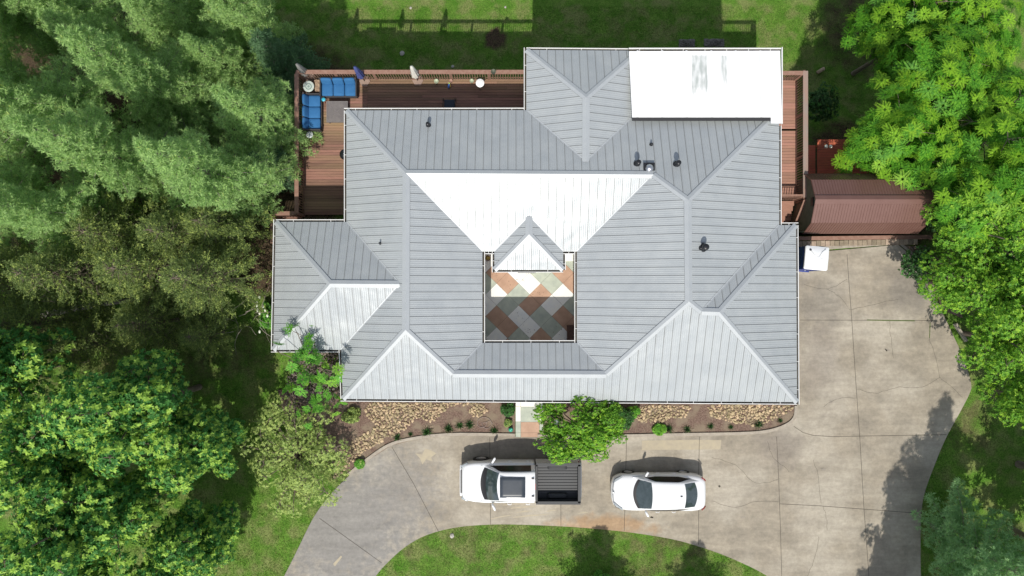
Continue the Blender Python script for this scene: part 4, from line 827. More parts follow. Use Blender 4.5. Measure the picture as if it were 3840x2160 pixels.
# ---------------------------------------------------------------- deck furniture
M_cush = mat('blue_cushion', (.022, .125, .30), (.03, .145, .34), scale=4, rough=.85, bump=.15, bscale=15); M_frame = mat('dark_wicker', (.035, .035, .04), (.055, .05, .05), scale=20, rough=.7)
def sofa(c, rz, label):
    root = thing('sofa', label, 'sofa', (c.x, c.y, 0), rz, 'blue outdoor sofas on the deck'); W = 1.84; D = .86
    b = MB(); b.box((0, 0, .2), (W, D, .14)); b.box((0, D / 2 - .05, .45), (W, .09, .55))
    for s in (-1, 1): b.box((s * (W / 2 - .03), 0, .38), (.05, D, .42))
    b.build('frame', M_frame, root)
    for sx in (-1, 1):
        for sy in (-1, 1): b = MB(); b.tube([(sx * (W / 2 - .06), sy * (D / 2 - .06), 0), (sx * (W / 2 - .06), sy * (D / 2 - .06), .15)], .03, 8); b.build('leg', M_frame, root)
    for i in (-1, 0, 1):
        b = MB(); b.rbox((i * .575, -.08, .36), (.555, .62, .16), .05, puff=.02); b.build('seat_cushion', M_cush, root)
        b = MB(); b.rbox((i * .575, .29, .56), (.54, .15, .44), .06, 0, R_(random.Random(i + 5).uniform(-3, 3)), Matrix.Rotation(R_(-22), 3, 'X'), .02); b.build('back_cushion', M_cush, root)
sofa(P(1271, 330, .4), 0, 'blue three seat outdoor sofa standing along the north deck railing')
sofa(P(1172, 422, .4), R_(90), 'blue three seat outdoor sofa half hidden under the pine branches')
def umbrella(px, py, base, m, label, h=2.3):
    g = P(*base, .0); root = thing('folded_umbrella', label, 'umbrella', (g.x, g.y, 0)); rd = random.Random(int(px))
    b = MB(); b.prism([(g.x + .28 * math.cos(t) , g.y + .28 * math.sin(t)) for t in [i * math.pi / 3 for i in range(6)]], 0.001, .06); b.build('base', mat('base_slab', (.33, .24, .19), (.28, .2, .16), scale=4), root, (g.x, g.y, 0))
    b = MB(); b.tube([(g.x, g.y, .03), (g.x, g.y, h)], .02, 8); b.build('pole', M_dark, root, (g.x, g.y, 0))
    b = MB(); n = 24; vs = []; fs = []; lv = [(h + .02, .02), (h - .1, .07), (h - .4, .10), (h - .8, .12), (h - 1.1, .14), (h - 1.3, .17), (h - 1.45, .16)]
    for z, r in lv:
        for j in range(n): t = 2 * math.pi * j / n; rr = r * (1 + .28 * math.cos(8 * t) * min(1, (h - z) * 1.2)); vs.append((g.x + rr * math.cos(t), g.y + rr * math.sin(t), z + (.1 * math.cos(8 * t) if z < h - 1.3 else 0)))
    for i in range(len(lv) - 1):
        for j in range(n): fs.append((i * n + j, i * n + (j + 1) % n, (i + 1) * n + (j + 1) % n, (i + 1) * n + j))
    b.add(vs, fs, 0, True); b.build('canopy', m, root, (g.x, g.y, 0))
umbrella(1330, 260, (1368, 305), mat('blue_canvas', (.05, .07, .25), (.09, .12, .34), scale=8, rough=.9), 'folded blue parasol behind the north sofa')
umbrella(1550, 260, (1567, 303), mat('white_canvas', (.74, .73, .68), rough=.9), 'folded white parasol at the deck railing')
umbrella(1115, 270, (1160, 290), mat('grey_canvas', (.20, .20, .19), (.28, .28, .27), scale=8, rough=.9), 'folded grey parasol at the deck corner beside the pines', 2.1)
# mosaic table
def round_table(px, py, z, r, top, label, name='side_table', cat='table', ring=None, legm=None):
    c = P(px, py, z); root = thing(name, label, cat, (c.x, c.y, 0)); O = (c.x, c.y, 0)
    b = MB(); b.lathe((c.x, c.y, z - .03), [(r * .97, 0), (r, .01), (r, .025), (r * .98, .03)], 32, 0)
    if ring:
        for rr, k, m_ in ring:
            for i in range(k):
                t = 2 * math.pi * i / k; hw = math.pi / k * .55; pts = [(c.x + q_ * math.cos(t + s_), c.y + q_ * math.sin(t + s_)) for q_, s_ in ((rr - .03 * r / .3, -hw), (rr + .03 * r / .3, -hw * .9), (rr + .03 * r / .3, hw * .9), (rr - .03 * r / .3, hw))]; b.sheet(pts, z + .003, m_)
    b.build('table_top', top, root, O)
    for i in range(3): t = 2 * math.pi * i / 3 + .4; b = MB(); b.tube([(c.x + r * .75 * math.cos(t), c.y + r * .75 * math.sin(t), 0.005), (c.x + r * .45 * math.cos(t), c.y + r * .45 * math.sin(t), z - .03)], .014, 6); b.build('leg', legm or M_dark, root, O)
m_m1 = simple('mosaic_green', (.30, .38, .34), .3); m_m2 = simple('mosaic_pale', (.62, .65, .6), .3); m_m3 = simple('mosaic_dark', (.12, .18, .17), .3)
round_table(1157, 324, .62, .275, [m_m1, m_m2, m_m3], 'round green and white mosaic table between the two sofas', ring=[(.245, 26, 1), (.19, 22, 1), (.14, 16, 2), (.09, 10, 1), (.035, 5, 2)])
m_tq = simple('turquoise', (.05, .45, .6), .4)
round_table(1213, 373, .42, .095, [m_tq], 'tiny turquoise round side table at the sofa corner')
round_table(1161, 505, .45, .17, [simple('glass_blue_grey', (.22, .27, .3), .2), m_m2], 'small round table with white spokes below the side sofa', ring=[(.15, 24, 1), (.11, 8, 1), (.07, 8, 1)])
round_table(1800, 311, .72, .21, [simple('gloss_white', (.85, .85, .85), .3)], 'plain white round table by the north railing')
# brown draped chair
c = P(1190, 320, .5); ch = thing('covered_chair', 'chair under a crumpled tan patterned cover beside the mosaic table', 'chair', (c.x, c.y, 0)); b = MB(); rd = random.Random(2)
n = 14; vs = []
for j in range(n + 1):
    for i in range(n + 1):
        u, v = i / n * 2 - 1, j / n * 2 - 1; e = max(abs(u), abs(v)); vs.append((c.x + u * .17, c.y + v * .33, (.62 if v > .5 else .50) * (1 - sm((e - .8) / .2) * .8) + rd.uniform(-.03, .03)))
b.add(vs, [(j * (n + 1) + i, j * (n + 1) + i + 1, (j + 1) * (n + 1) + i + 1, (j + 1) * (n + 1) + i) for j in range(n) for i in range(n)], 0, True); b.build('cover', mat('tan_pattern', (.42, .31, .21), (.16, .10, .07), scale=9, rough=.9), ch, (c.x, c.y, 0))
for sx in (-1, 1):
    for sy in (-1, 1): b = MB(); b.tube([(c.x + sx * .13, c.y + sy * .28, 0.005), (c.x + sx * .13, c.y + sy * .28, .45)], .02, 6); b.build('leg', M_dark, ch, (c.x, c.y, 0))
# square slatted coffee table
c = P(1264, 419, .42); ct = thing('coffee_table', 'square grey coffee table top of concentric slats beside the roof corner', 'table', (c.x, c.y, 0)); b = MB()
for i in range(9):
    r = .53 - i * .06
    for k in range(4):
        t = k * math.pi / 2; b.box((c.x + math.cos(t) * (r - .025), c.y + math.sin(t) * (r - .025), .40), (.05, 2 * r - (.1 if k % 2 else 0), .035), 0, t)
b.box((c.x, c.y, .37), (1.0, 1.0, .02), 1); b.build('table_top', [mat('grey_slat', (.16, .145, .145), (.20, .18, .175), scale=4, rough=.75), M_dark], ct, (c.x, c.y, 0))
for sx in (-1, 1):
    for sy in (-1, 1): b = MB(); b.box((c.x + sx * .45, c.y + sy * .45, .185), (.06, .06, .36)); b.build('leg', M_frame, ct, (c.x, c.y, 0))
# pots
def pot(px, py, z0, r, h, m, label, soilm, plant=None, grp='plant pots along the deck railing'):
    c = P(px, py, z0 + h); root = thing('plant_pot', label, 'pot', (c.x, c.y, z0), 0, grp); O = (c.x, c.y, z0)
    b = MB(); b.lathe((c.x, c.y, z0 + .003), [(r * .65, 0), (r * .95, h * .9), (r, h * .9), (r, h), (r * .86, h), (r * .84, h * .88)], 20); b.build('vessel', m, root, O)
    b = MB(); b.lathe((c.x, c.y, z0 + h * .8), [(r * .84, 0), (r * .84, .01)], 16); b.build('soil', soilm, root, O)
m_cel = simple('celadon_glaze', (.42, .47, .33), .4); m_ter = simple('terracotta_pot', (.36, .22, .17), .7); m_so = mat('potting_soil', (.04, .025, .015), (.07, .05, .03), scale=20); m_pale = mat('pale_gravel', (.42, .43, .33), (.34, .38, .26), scale=20)
pot(1636, 304, 0, .115, .24, m_cel, 'pale green pot nearest the white parasol', m_pale); pot(1691, 303, 0, .09, .2, m_ter, 'small terracotta coloured pot between the pale green pots', m_so); pot(1769, 303, 0, .105, .22, m_cel, 'pale green pot beside the white round table', m_pale)
pot(1850, 268, 1.02, .125, .26, simple('dark_green_pot', (.09, .10, .07), .6), 'dark round pot sitting on top of the railing', m_so)
c = P(1683, 323, .15); b = MB(); b.rbox((c.x, c.y, .12), (.10, .2, .2), .045, 0, -.2); b.rbox((c.x + .03, c.y + .12, .24), (.07, .08, .08), .03, 1); b.rbox((c.x + .07, c.y + .02, .12), (.05, .12, .1), .02, 2)
tag(b.build('parrot_figurine', [simple('toy_blue', (.05, .15, .5)), simple('toy_green', (.35, .55, .15)), simple('toy_yellow', (.7, .5, .08))], origin=(c.x, c.y, 0)), 'small blue green and yellow bird figurine on the deck boards', 'figurine')
# chair near the eave
def patio_chair(c, label):
    root = thing('patio_chair', label, 'chair', (c.x, c.y, 0)); O = (c.x, c.y, 0); mm = simple('navy_sling', (.012, .022, .04), .6)
    b = MB(); b.rbox((c.x, c.y, .42), (.52, .5, .04), .02); b.build('seat', mm, root, O)
    b = MB(); b.rbox((c.x, c.y - .25, .68), (.52, .04, .5), .02); b.build('backrest', mm, root, O)
    for s in (-1, 1):
        b = MB(); b.tube([(c.x + s * .3, c.y + .26, .0), (c.x + s * .3, c.y + .26, .62), (c.x + s * .3, c.y - .26, .64), (c.x + s * .3, c.y - .26, 0)], .018, 6); b.build('arm_frame', M_dark, root, O)
patio_chair(P(1685, 392, .45), 'dark navy patio chair half under the north eave')
c = P(1292, 578, .9); gr = thing('kettle_grill', 'black domed kettle grill half under the west eave', 'grill', (c.x, c.y, 0)); O = (c.x, c.y, 0)
b = MB(); b.lathe((c.x, c.y, .58), [(.05, 0), (.2, .06), (.26, .16), (.27, .22), (.25, .32), (.15, .42), (.01, .45)], 24); b.build('kettle', M_black, gr, O)
b = MB(); b.tube([(c.x - .05, c.y, 1.03), (c.x, c.y, 1.07), (c.x + .05, c.y, 1.03)], .012); b.build('lid_handle', M_metal, gr, O)
for i in range(3): t = i * 2.1; b = MB(); b.tube([(c.x + .15 * math.cos(t), c.y + .15 * math.sin(t), .66), (c.x + .28 * math.cos(t), c.y + .28 * math.sin(t), 0.005)], .012); b.build('leg', M_metal, gr, O)
# little things
c = P(1012, 806, .95); b = MB(); b.tube([(c.x, c.y, -.6), (c.x, c.y, .9)], .012, 6, 1); b.lathe((c.x, c.y, .88), [(.02, 0), (.05, .03), (.05, .07), (.01, .1)], 12, 0); tag(b.build('garden_light', [simple('lamp_white', (.8, .8, .78), .3), M_metal], origin=(c.x, c.y, -.6)), 'small white round light on a pole by the west railing corner', 'garden light')
g = lambda x, y: ground_z(x, y)
def onlawn(px, py):      # hit the terrain along the view ray
    z = 0
    for _ in range(30): p = P(px, py, z); z = g(p.x, p.y)
    return P(px, py, z)
c = onlawn(3073, 268); b = MB(); b.tube([c + Vector((-.2, -.12, .12)), c + Vector((.22, .14, .14))], .11, 12); tag(b.build('log', mat('cut_wood', (.42, .32, .22), (.32, .23, .15), scale=5), origin=c), 'short pale cut log lying on the lawn past the east deck', 'log')
for px, py, s, lb in ((1508, 200, .15, 'pale grey stone in the lawn above the folded white parasol'), (1698, 250, .10, 'small white stone near the north railing'), (1540, 30, .08, 'small white stone at the top edge of the lawn'), (1895, 27, .07, 'thin pale stone beside the dry patch of lawn'), (1695, 2009, .12, 'white stone at the inner edge of the driveway')):
    c = onlawn(px, py); bm = bmesh.new(); bmesh.ops.create_icosphere(bm, subdivisions=2, radius=s); rd = random.Random(px)
    for v in bm.verts: v.co *= rd.uniform(.85, 1.15); v.co.z *= .6
    b = MB(); b.add([v.co + c for v in bm.verts], [[v.index for v in f.verts] for f in bm.faces]); bm.free(); tag(b.build('stone', mat('stone', (.45, .43, .38), (.36, .34, .3), scale=10), origin=c), lb, 'stone')
# crumpled dark netting behind the porch
for (x0, x1, y, lb) in ((2545, 2605, 160, 'crumpled dark landscape fabric on the lawn left of the other heap'), (2640, 2715, 158, 'crumpled dark landscape fabric on the lawn right of the other heap')):
    p0 = onlawn(x0, y + 18); p1 = onlawn(x1, y - 12); b = MB(); n = 16; rd = random.Random(x0); vs = []
    for j in range(n + 1):
        for i in range(n + 1):
            X = p0.x + (p1.x - p0.x) * i / n; Y = p0.y + (p1.y - p0.y) * j / n; e = 1 - max(abs(i / n * 2 - 1), abs(j / n * 2 - 1)) ** 2; vs.append((X + rd.uniform(-.03, .03), Y + rd.uniform(-.03, .03), g(X, Y) + .02 + .22 * e * (rd.random() * .6 + .4)))
    b.add(vs, [(j * (n + 1) + i, j * (n + 1) + i + 1, (j + 1) * (n + 1) + i + 1, (j + 1) * (n + 1) + i) for j in range(n) for i in range(n)]); tag(b.build('landscape_fabric', mat('dark_fabric', (.10, .10, .09), (.17, .16, .14), scale=8, rough=.8), origin=((p0.x + p1.x) / 2, p0.y, p0.z)), lb, 'fabric heap')
# frog green ornament, hose, bench in the courtyard
c = P(1915, 1612, .2); b = MB(); b.lathe((c.x, c.y, .06), [(.09, 0), (.12, .08), (.10, .16), (.03, .2)], 14); b.rbox((c.x + .04, c.y + .05, .24), (.1, .09, .08), .03); tag(b.build('garden_ornament', simple('turquoise_green', (.03, .36, .25), .4), origin=(c.x, c.y, .05)), 'turquoise green garden ornament beside the entrance path', 'ornament')
b = MB(); pts = []
for i in range(70): t = i / 70; r = .34 - .12 * t; pts.append(P(1803 + 22 * math.cos(t * 9) + 25 * t, 1582 + 20 * math.sin(t * 9) + 5 * t, .1))
pts += [P(x, y, .1) for x, y in ((1812, 1600), (1806, 1586), (1822, 1584), (1838, 1577), (1848, 1590))]
b.tube(pts, .012, 5); tag(b.build('garden_hose', simple('hose_grey', (.32, .25, .22), .5), origin=pts[0]), 'thin grey brown hose coiled on the mulch left of the path', 'hose')
c = P(1975, 1022, 2.6); b = MB(); b.box((c.x, c.y, 2.55), (.85, .05, .09)); tag(b.build('wall_lamp_bar', M_dark, house, HO)); 
for o in (C.objects['wall_lamp_bar'],): pass
c = P(2150, 1268, .3); b = MB(); b.box((c.x - .12, c.y + .28, .42), (.42, .75, .04)); b.box((c.x - .12, c.y + .62, .22), (.4, .05, .4)); b.box((c.x - .12, c.y - .05, .22), (.4, .05, .4)); tag(b.build('bench', mat('dark_bench_wood', (.06, .03, .02), (.1, .05, .035), scale=5), origin=(c.x, c.y, .05)), 'dark wooden bench in the south east corner of the courtyard', 'bench')
c = P(1829, 968, .3); b = MB(); b.lathe((c.x, c.y, .06), [(.12, 0), (.15, .2), (.13, .22)], 14); b.rbox((c.x, c.y, .32), (.2, .16, .14), .05, 1); tag(b.build('planter', [simple('brown_pot', (.16, .09, .05)), mat('yellow_flower', (.5, .36, .06), (.14, .1, .03), scale=15)], origin=(c.x, c.y, .05)), 'small brown pot with yellow plant in the courtyard notch', 'pot')

c = P(2088, 1583, 2.95); lp = thing('lamp_post', 'slim garden lamp post with white lantern standing in the crown of the small maple', 'lamp post', (c.x, c.y, .06)); b = MB(); b.tube([(c.x, c.y, .06), (c.x, c.y, 2.7)], .03, 8); b.build('post', M_dark, lp, (c.x, c.y, .06))
b = MB(); b.lathe((c.x, c.y, 2.7), [(.05, 0), (.09, .05), (.12, .24), (.13, .25), (.04, .34)], 10); b.build('lantern', simple('lantern_white', (.7, .7, .68), .4), lp, (c.x, c.y, .06))
# ---------------------------------------------------------------- vegetation
def leafmat(name, c, isl=.35, tr=.3, rough=.55): return mat(name, c, rough=rough, island=isl, transl=tr, spec=.3)
def bark(name, c1, c2): return mat(name, c1, c2, scale=9, rough=.9, stretch=(1, 1, .25))
M_bark = bark('bark', (.13, .10, .075), (.22, .18, .14)); M_barkpine = bark('pine_bark', (.20, .18, .15), (.30, .27, .23))
M_needle = leafmat('pine_needle', (.38, .58, .21), .4, .5); M_needle_hi = leafmat('pine_candle', (.62, .68, .22), .2, .3)
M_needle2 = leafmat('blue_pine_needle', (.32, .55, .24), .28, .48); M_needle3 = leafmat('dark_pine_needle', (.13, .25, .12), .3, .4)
M_cedar = leafmat('cedar_spray', (.21, .29, .095), .35, .42); M_cedar_hi = leafmat('cedar_tip', (.42, .52, .14), .3, .3)
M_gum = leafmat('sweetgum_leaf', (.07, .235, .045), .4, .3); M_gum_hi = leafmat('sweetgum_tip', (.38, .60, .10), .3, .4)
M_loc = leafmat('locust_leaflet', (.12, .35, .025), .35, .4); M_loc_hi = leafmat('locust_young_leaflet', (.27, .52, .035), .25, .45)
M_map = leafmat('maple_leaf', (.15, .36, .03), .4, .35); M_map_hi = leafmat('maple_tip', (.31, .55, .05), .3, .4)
M_wal = leafmat('bright_leaf', (.15, .42, .05), .35, .4); M_wal_hi = leafmat('bright_tip', (.28, .55, .07), .3, .4)
M_olive = leafmat('olive_leaf', (.34, .46, .13), .4, .3); M_olive_hi = leafmat('olive_tip', (.46, .58, .17), .3, .35)
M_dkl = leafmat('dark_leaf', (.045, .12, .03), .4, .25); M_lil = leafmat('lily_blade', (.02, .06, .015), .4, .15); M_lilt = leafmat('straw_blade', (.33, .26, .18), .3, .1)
def unit(v): return v / np.maximum(np.linalg.norm(v, axis=-1, keepdims=True), 1e-9)
def rdirs(rs, n): return unit(rs.normal(size=(n, 3)))
def leaves(Pn, D, N, Ln, W, bend=0.):
    S = unit(np.cross(D, N)); Ln = np.broadcast_to(np.asarray(Ln, float), (len(Pn),))[:, None]; W = np.broadcast_to(np.asarray(W, float), (len(Pn),))[:, None]
    mid = Pn + D * Ln * .48; tip = Pn + D * Ln; tip = tip + np.array([0, 0, -1.]) * Ln * bend
    return np.stack([Pn, mid - S * W / 2, tip, mid + S * W / 2], 1)
def np_mesh(name, groups, mats):
    Q = np.concatenate([q for q, _ in groups]).astype(np.float32); mi = np.concatenate([np.full(len(q), m, np.int32) for q, m in groups]); n = len(Q)
    me = bpy.data.meshes.new(name); me.vertices.add(n * 4); me.vertices.foreach_set('co', Q.reshape(-1)); me.loops.add(n * 4); me.loops.foreach_set('vertex_index', np.arange(n * 4, dtype=np.int32))
    me.polygons.add(n); me.polygons.foreach_set('loop_start', np.arange(0, n * 4, 4, dtype=np.int32))
    for m in mats: me.materials.append(m)
    me.polygons.foreach_set('material_index', mi); me.update(calc_edges=True); return me
def seg_mesh(b, p, q, r1, r2, n=5, m=0, mid=None):
    pts = [p, q] if mid is None else [p, mid, q]; b.tube(pts, r1, n, m, r2, False)
def make_tree(name, label, cat, crown, mats, branches, barkm, group, trunkname='trunk'):
    root = thing(name, label, cat, (0, 0, 0), 0, group)
    b = MB()
    for p, q, r1, r2 in branches[:1]: seg_mesh(b, p, q, r1, r2, 8)
    for p, q, r1, r2 in branches[1:]: 
        mid = (Vector(p) + Vector(q)) / 2 + Vector((0, 0, (Vector(q) - Vector(p)).length * .06)); seg_mesh(b, p, q, r1, r2, 4, 0, mid)
    b.build(trunkname, barkm, root)
    o = bpy.data.objects.new('crown', np_mesh('crown', crown, mats)); C.objects.link(o); o.parent = root
    return root
def pine_data(seed, h, R, step=.29, nl=.20, k=14, z0=.16, upb=.1, density=1.0, hi=.10):
    rs = np.random.RandomState(seed); T = []; A = []; br = [((0, 0, 0), (0, 0, h * .97), .16, .02)]
    z = h * z0; az0 = 0
    while z < h * .985:
        t = z / h; n = rs.randint(4, 6); az0 += .7
        for i in range(n):
            az = az0 + 2 * math.pi * i / n + rs.uniform(-.3, .3); L = R * min(1, (1 - t) * 1.35 + .06) * rs.uniform(.6, 1.12) * (0.75 + .25 * math.sin(seed + az * 2 + z))
            up = upb + .75 * t ** 2; d = np.array([math.cos(az), math.sin(az), up]); d /= np.linalg.norm(d); p0 = np.array([0, 0, z])
            droop = -.10 * L; e = p0 + d * L + np.array([0, 0, droop]); br.append((tuple(p0), tuple(e), .026 * L / R + .008, .006))
            side = np.array([-d[1], d[0], 0.]); side /= max(np.linalg.norm(side), 1e-6)
            s = max(.18, .35 / max(L, .4))
            while s < 1.0:
                c = p0 + d * L * s + np.array([0, 0, droop * s * s])
                for sg in (-1, 1):
                    l2 = (.42 * L * (1 - s) + .22) * rs.uniform(.6, 1.1); dd = unit(d * .75 + side * sg * .8 + np.array([0, 0, rs.uniform(-.12, .25)]))
                    m = max(2, int(l2 / .12 * density)); u = (np.arange(m) + rs.uniform(0, 1, m)) / m
                    pts = c + dd * (u[:, None] * l2) + rs.normal(size=(m, 3)) * np.array([.04, .04, .05]); T.append(pts); A.append(np.broadcast_to(unit(dd + np.array([0, 0, .55])), (m, 3)))
                s += .15 * rs.uniform(.8, 1.3) / max(L, .8) * 1.4
            T.append(e[None] + rs.normal(size=(2, 3)) * .04); A.append(np.broadcast_to(unit(d + np.array([0, 0, .6])), (2, 3)))
        z += step * rs.uniform(.75, 1.25)
    T = np.concatenate(T); A = np.concatenate(A); n = len(T); Pn = np.repeat(T, k, 0); D = unit(np.repeat(A, k, 0) * .6 + rdirs(rs, n * k)); N = unit(np.repeat(A, k, 0) + rdirs(rs, n * k) * .6 + np.array([0, -.25, .35]))
    g = [(leaves(Pn, D, N, nl * rs.uniform(.75, 1.15, n * k), .026, .08), 0)]
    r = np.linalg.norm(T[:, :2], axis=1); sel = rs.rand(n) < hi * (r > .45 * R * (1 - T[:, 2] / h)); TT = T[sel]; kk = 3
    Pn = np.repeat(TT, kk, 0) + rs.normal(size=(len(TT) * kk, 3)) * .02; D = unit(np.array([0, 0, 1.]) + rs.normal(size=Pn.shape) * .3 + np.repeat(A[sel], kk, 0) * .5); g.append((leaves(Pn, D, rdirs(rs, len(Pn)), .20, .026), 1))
    return g, br
def lobes(rs, h, R, nl, zc=.62, flat=.75, rl=(.30, .45), rr_=(.35, .66), low=-.35):
    out = []; i = 0
    while len(out) < nl:
        d = rs.normal(size=3); d /= np.linalg.norm(d)
        if d[2] < low: continue
        rr = rs.uniform(*rr_); c = np.array([d[0] * R * rr, d[1] * R * rr, h * zc + d[2] * h * (1 - zc) * rr * 1.0]); out.append((c, R * rs.uniform(*rl)))
    return out
def broad_data(seed, h, R, nl=20, per=130, style='rosette', ll=.15, lw=.07, k=8, hi=.35, zc=.62, rl=(.3, .45), flat=.7, trunk_r=.14, rr_=(.35, .66), low=-.35, tipk=0.):
    rs = np.random.RandomState(seed); lb = lobes(rs, h, R, nl, zc, rl=rl, rr_=rr_, low=low); br = [((0, 0, 0), (0, 0, h * zc), trunk_r, trunk_r * .5)]; T = []; A = []; Hh = []
    for c, r in lb:
        z0 = min(h * zc * rs.uniform(.55, .95), c[2]); br.append(((0, 0, z0), tuple(c), trunk_r * .4, .02))
        n = int(per * (r / (R * .37)) ** 2); d = rdirs(rs, n); d = d[d[:, 2] > -.45]; rad = rs.uniform(.45, 1.08, len(d)) ** .6
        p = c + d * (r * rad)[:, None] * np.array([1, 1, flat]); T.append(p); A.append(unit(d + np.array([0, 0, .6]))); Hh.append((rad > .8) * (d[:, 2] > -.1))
        for q in range(5 if len(p) else 0):
            j = rs.randint(len(p)); br.append((tuple(c), tuple(p[j]), .016, .005))
    T = np.concatenate(T); A = np.concatenate(A); Hh = np.concatenate(Hh); n = len(T); g = []
    if style == 'rosette':
        Pn = np.repeat(T, k, 0); X = unit(np.cross(A, rdirs(rs, n))); Y = np.cross(A, X); ang = (np.tile(np.arange(k), n) * 2 * math.pi / k + np.repeat(rs.uniform(0, 6.3, n), k))[:, None]
        D = unit(np.repeat(X, k, 0) * np.cos(ang) + np.repeat(Y, k, 0) * np.sin(ang) + np.repeat(A, k, 0) * rs.uniform(-.1, .55, (n * k, 1)) + rs.normal(size=(n * k, 3)) * .18)
        N = unit(np.repeat(A, k, 0) + rs.normal(size=(n * k, 3)) * .35); sel = np.repeat(Hh & (rs.rand(n) < hi), k); Q = leaves(Pn, D, N, ll * rs.uniform(.7, 1.2, n * k) * (1 + tipk * sel), lw * (1 + tipk * sel) * rs.uniform(.8, 1.2, n * k), .12)
        g = [(Q[~sel], 0), (Q[sel], 1)]
    elif style == 'frond':
        nf = k; npair = 8; G = [[], []]
        for i in range(n):
            ax = A[i]; X = np.cross(ax, rdirs(rs, 1)[0]); X /= np.linalg.norm(X) + 1e-9; Y = np.cross(ax, X); off = rs.uniform(0, 6.3); hi_i = 1 if (Hh[i] and rs.rand() < hi) else 0
            for f in range(nf):
                a_ = off + 2 * math.pi * f / nf + rs.uniform(-.2, .2); D = X * math.cos(a_) + Y * math.sin(a_) + ax * rs.uniform(.0, .4); D /= np.linalg.norm(D); L = ll * rs.uniform(.7, 1.15)
                S = np.cross(D, ax); S /= np.linalg.norm(S) + 1e-9; s = (np.arange(npair) + 1.2) / (npair + 1); base = T[i] + D * (L * s)[:, None] + np.array([0, 0, -.18 * L]) * (s ** 2)[:, None]
                l = lw * (1 - .55 * s ** 2) * 1.0
                for sg in (-1, 1): G[hi_i].append(leaves(base, unit(S * sg + D * .35 + np.zeros((npair, 3))), np.broadcast_to(ax, (npair, 3)), l, l * .42, .1))
        g = [(np.concatenate(G[j]), j) for j in (0, 1) if G[j]]
    return g, br
def spray_data(seed, h, R, nb=175, k=9, ll=.075, hi=.3, bare=12):   # cedar: drooping flat sprays along wandering limbs
    rs = np.random.RandomState(seed); T = []; A = []; br = [((0, 0, 0), (0, 0, h * .95), .15, .03)]; Hh = []
    for i in range(nb):
        z = h * rs.uniform(.18, 1) ** .8; az = rs.uniform(0, 6.3); t = z / h; L = R * min(1, 1.25 * (1 - t) + .15) * rs.uniform(.5, 1.1); up = rs.uniform(-.05, .5)
        d = unit(np.array([math.cos(az), math.sin(az), up])); p0 = np.array([0, 0, z * .95]); e = p0 + d * L; br.append((tuple(p0), tuple(p0 + d * L * .8), .022, .006))
        if i < bare: 
            for q in range(5): s = rs.uniform(.3, 1); b0_ = p0 + d * L * s; br.append((tuple(b0_), tuple(b0_ + rdirs(rs, 1)[0] * np.array([.6, .6, .25])), .010, .004))
            continue
        m = int(L * 26); s = rs.uniform(.25, 1, m) ** .7; pts = p0 + d * (L * s)[:, None] + rs.normal(size=(m, 3)) * np.array([.16, .16, .09]) * (1.25 - s)[:, None] * 1.6; T.append(pts); A.append(unit(d + rs.normal(size=(m, 3)) * .5 + np.array([0, 0, .35]))); Hh.append(s > .55)
    T = np.concatenate(T); A = np.concatenate(A); Hh = np.concatenate(Hh); n = len(T); Pn = np.repeat(T, k, 0) + np.repeat(A, k, 0) * (np.tile(np.arange(k) / k, n) * .2)[:, None]
    D = unit(np.repeat(A, k, 0) + rs.normal(size=(n * k, 3)) * .75); sel = np.repeat(Hh & (rs.rand(n) < hi), k); Q = leaves(Pn, D, rdirs(rs, n * k), ll * rs.uniform(.7, 1.3, n * k), .028, .05)
    return [(Q[~sel], 0), (Q[sel], 1)], br
def place(proto_list, items, group=None):
    """items: (x, y, scale, rot, label); the first uses of each prototype are the prototypes themselves"""
    used = set()
    for i, it in enumerate(items):
        x, y, s, rz, lb = it[:5]; pr = proto_list[(it[5] if len(it) > 5 else i) % len(proto_list)]
        loc = (x, y, ground_z(x, y) - .05)
        if pr.name not in used and not pr.get('_used'):
            pr['_used'] = 1; used.add(pr.name); pr.location = loc; pr.rotation_euler = (0, 0, rz); pr.scale = s if hasattr(s, '__len__') else (s, s, s); pr['label'] = lb
        else: dup(pr, loc, rz, s, lb)
GP = 'white pines north west of the house'
pines = []
for i, (sd, h, R) in enumerate(((11, 13.0, 3.3), (12, 12.0, 3.1), (13, 10.5, 3.0))):
    g, br = pine_data(sd, h, R); pines.append(make_tree('pine_tree', 'pine', 'tree', g, [M_needle, M_needle_hi], br, M_barkpine, GP))
place(pines, [(-11.75, 7.9, 1.0, .3, 'tall white pine reaching over the side sofa and west deck railing', 2), (-12.8, 4.9, .97, 1.3, 'tall white pine beside the lower west deck corner', 1),
              (-17.2, 9.8, 1.05, 2.0, 'tall white pine in the middle of the pine group with pale candles', 0), (-17.4, 5.8, 1.0, 4.0, 'tall white pine in the second row west of the deck', 1),
              (-21.6, 8.0, 1.05, 5.0, 'tall white pine at the far left edge of the photo', 0), (-21.5, 12.6, 1.0, .8, 'tall white pine in the top left corner of the photo', 2), (-14.2, 14.2, 1.0, 2.7, 'tall white pine at the top edge left of the lawn', 1),
              (-18.4, 14.6, 1.0, 1.6, 'tall white pine at the top edge second from the left', 0), (-22.2, 3.8, .9, 3.2, 'white pine at the left edge lowest of the pine group', 2), (-26.5, 10.5, 1.1, 3.0, 'white pine on the left edge mostly outside the photo', 1),
              (-15.2, 11.6, .9, 3.6, 'white pine near the top between the lawn edge and the middle pine', 2), (-19.6, 3.2, .85, 5.6, 'white pine just above the olive cedars', 1), (-25.8, 6.0, 1.0, 2.2, 'white pine on the left edge beside the lowest one', 0), (-27.0, 15.5, 1.1, 5.4, 'white pine outside the top left corner of the photo', 0), (-24.5, 15.0, 1.0, 4.4, 'white pine in the top left corner mostly outside the photo', 1)])
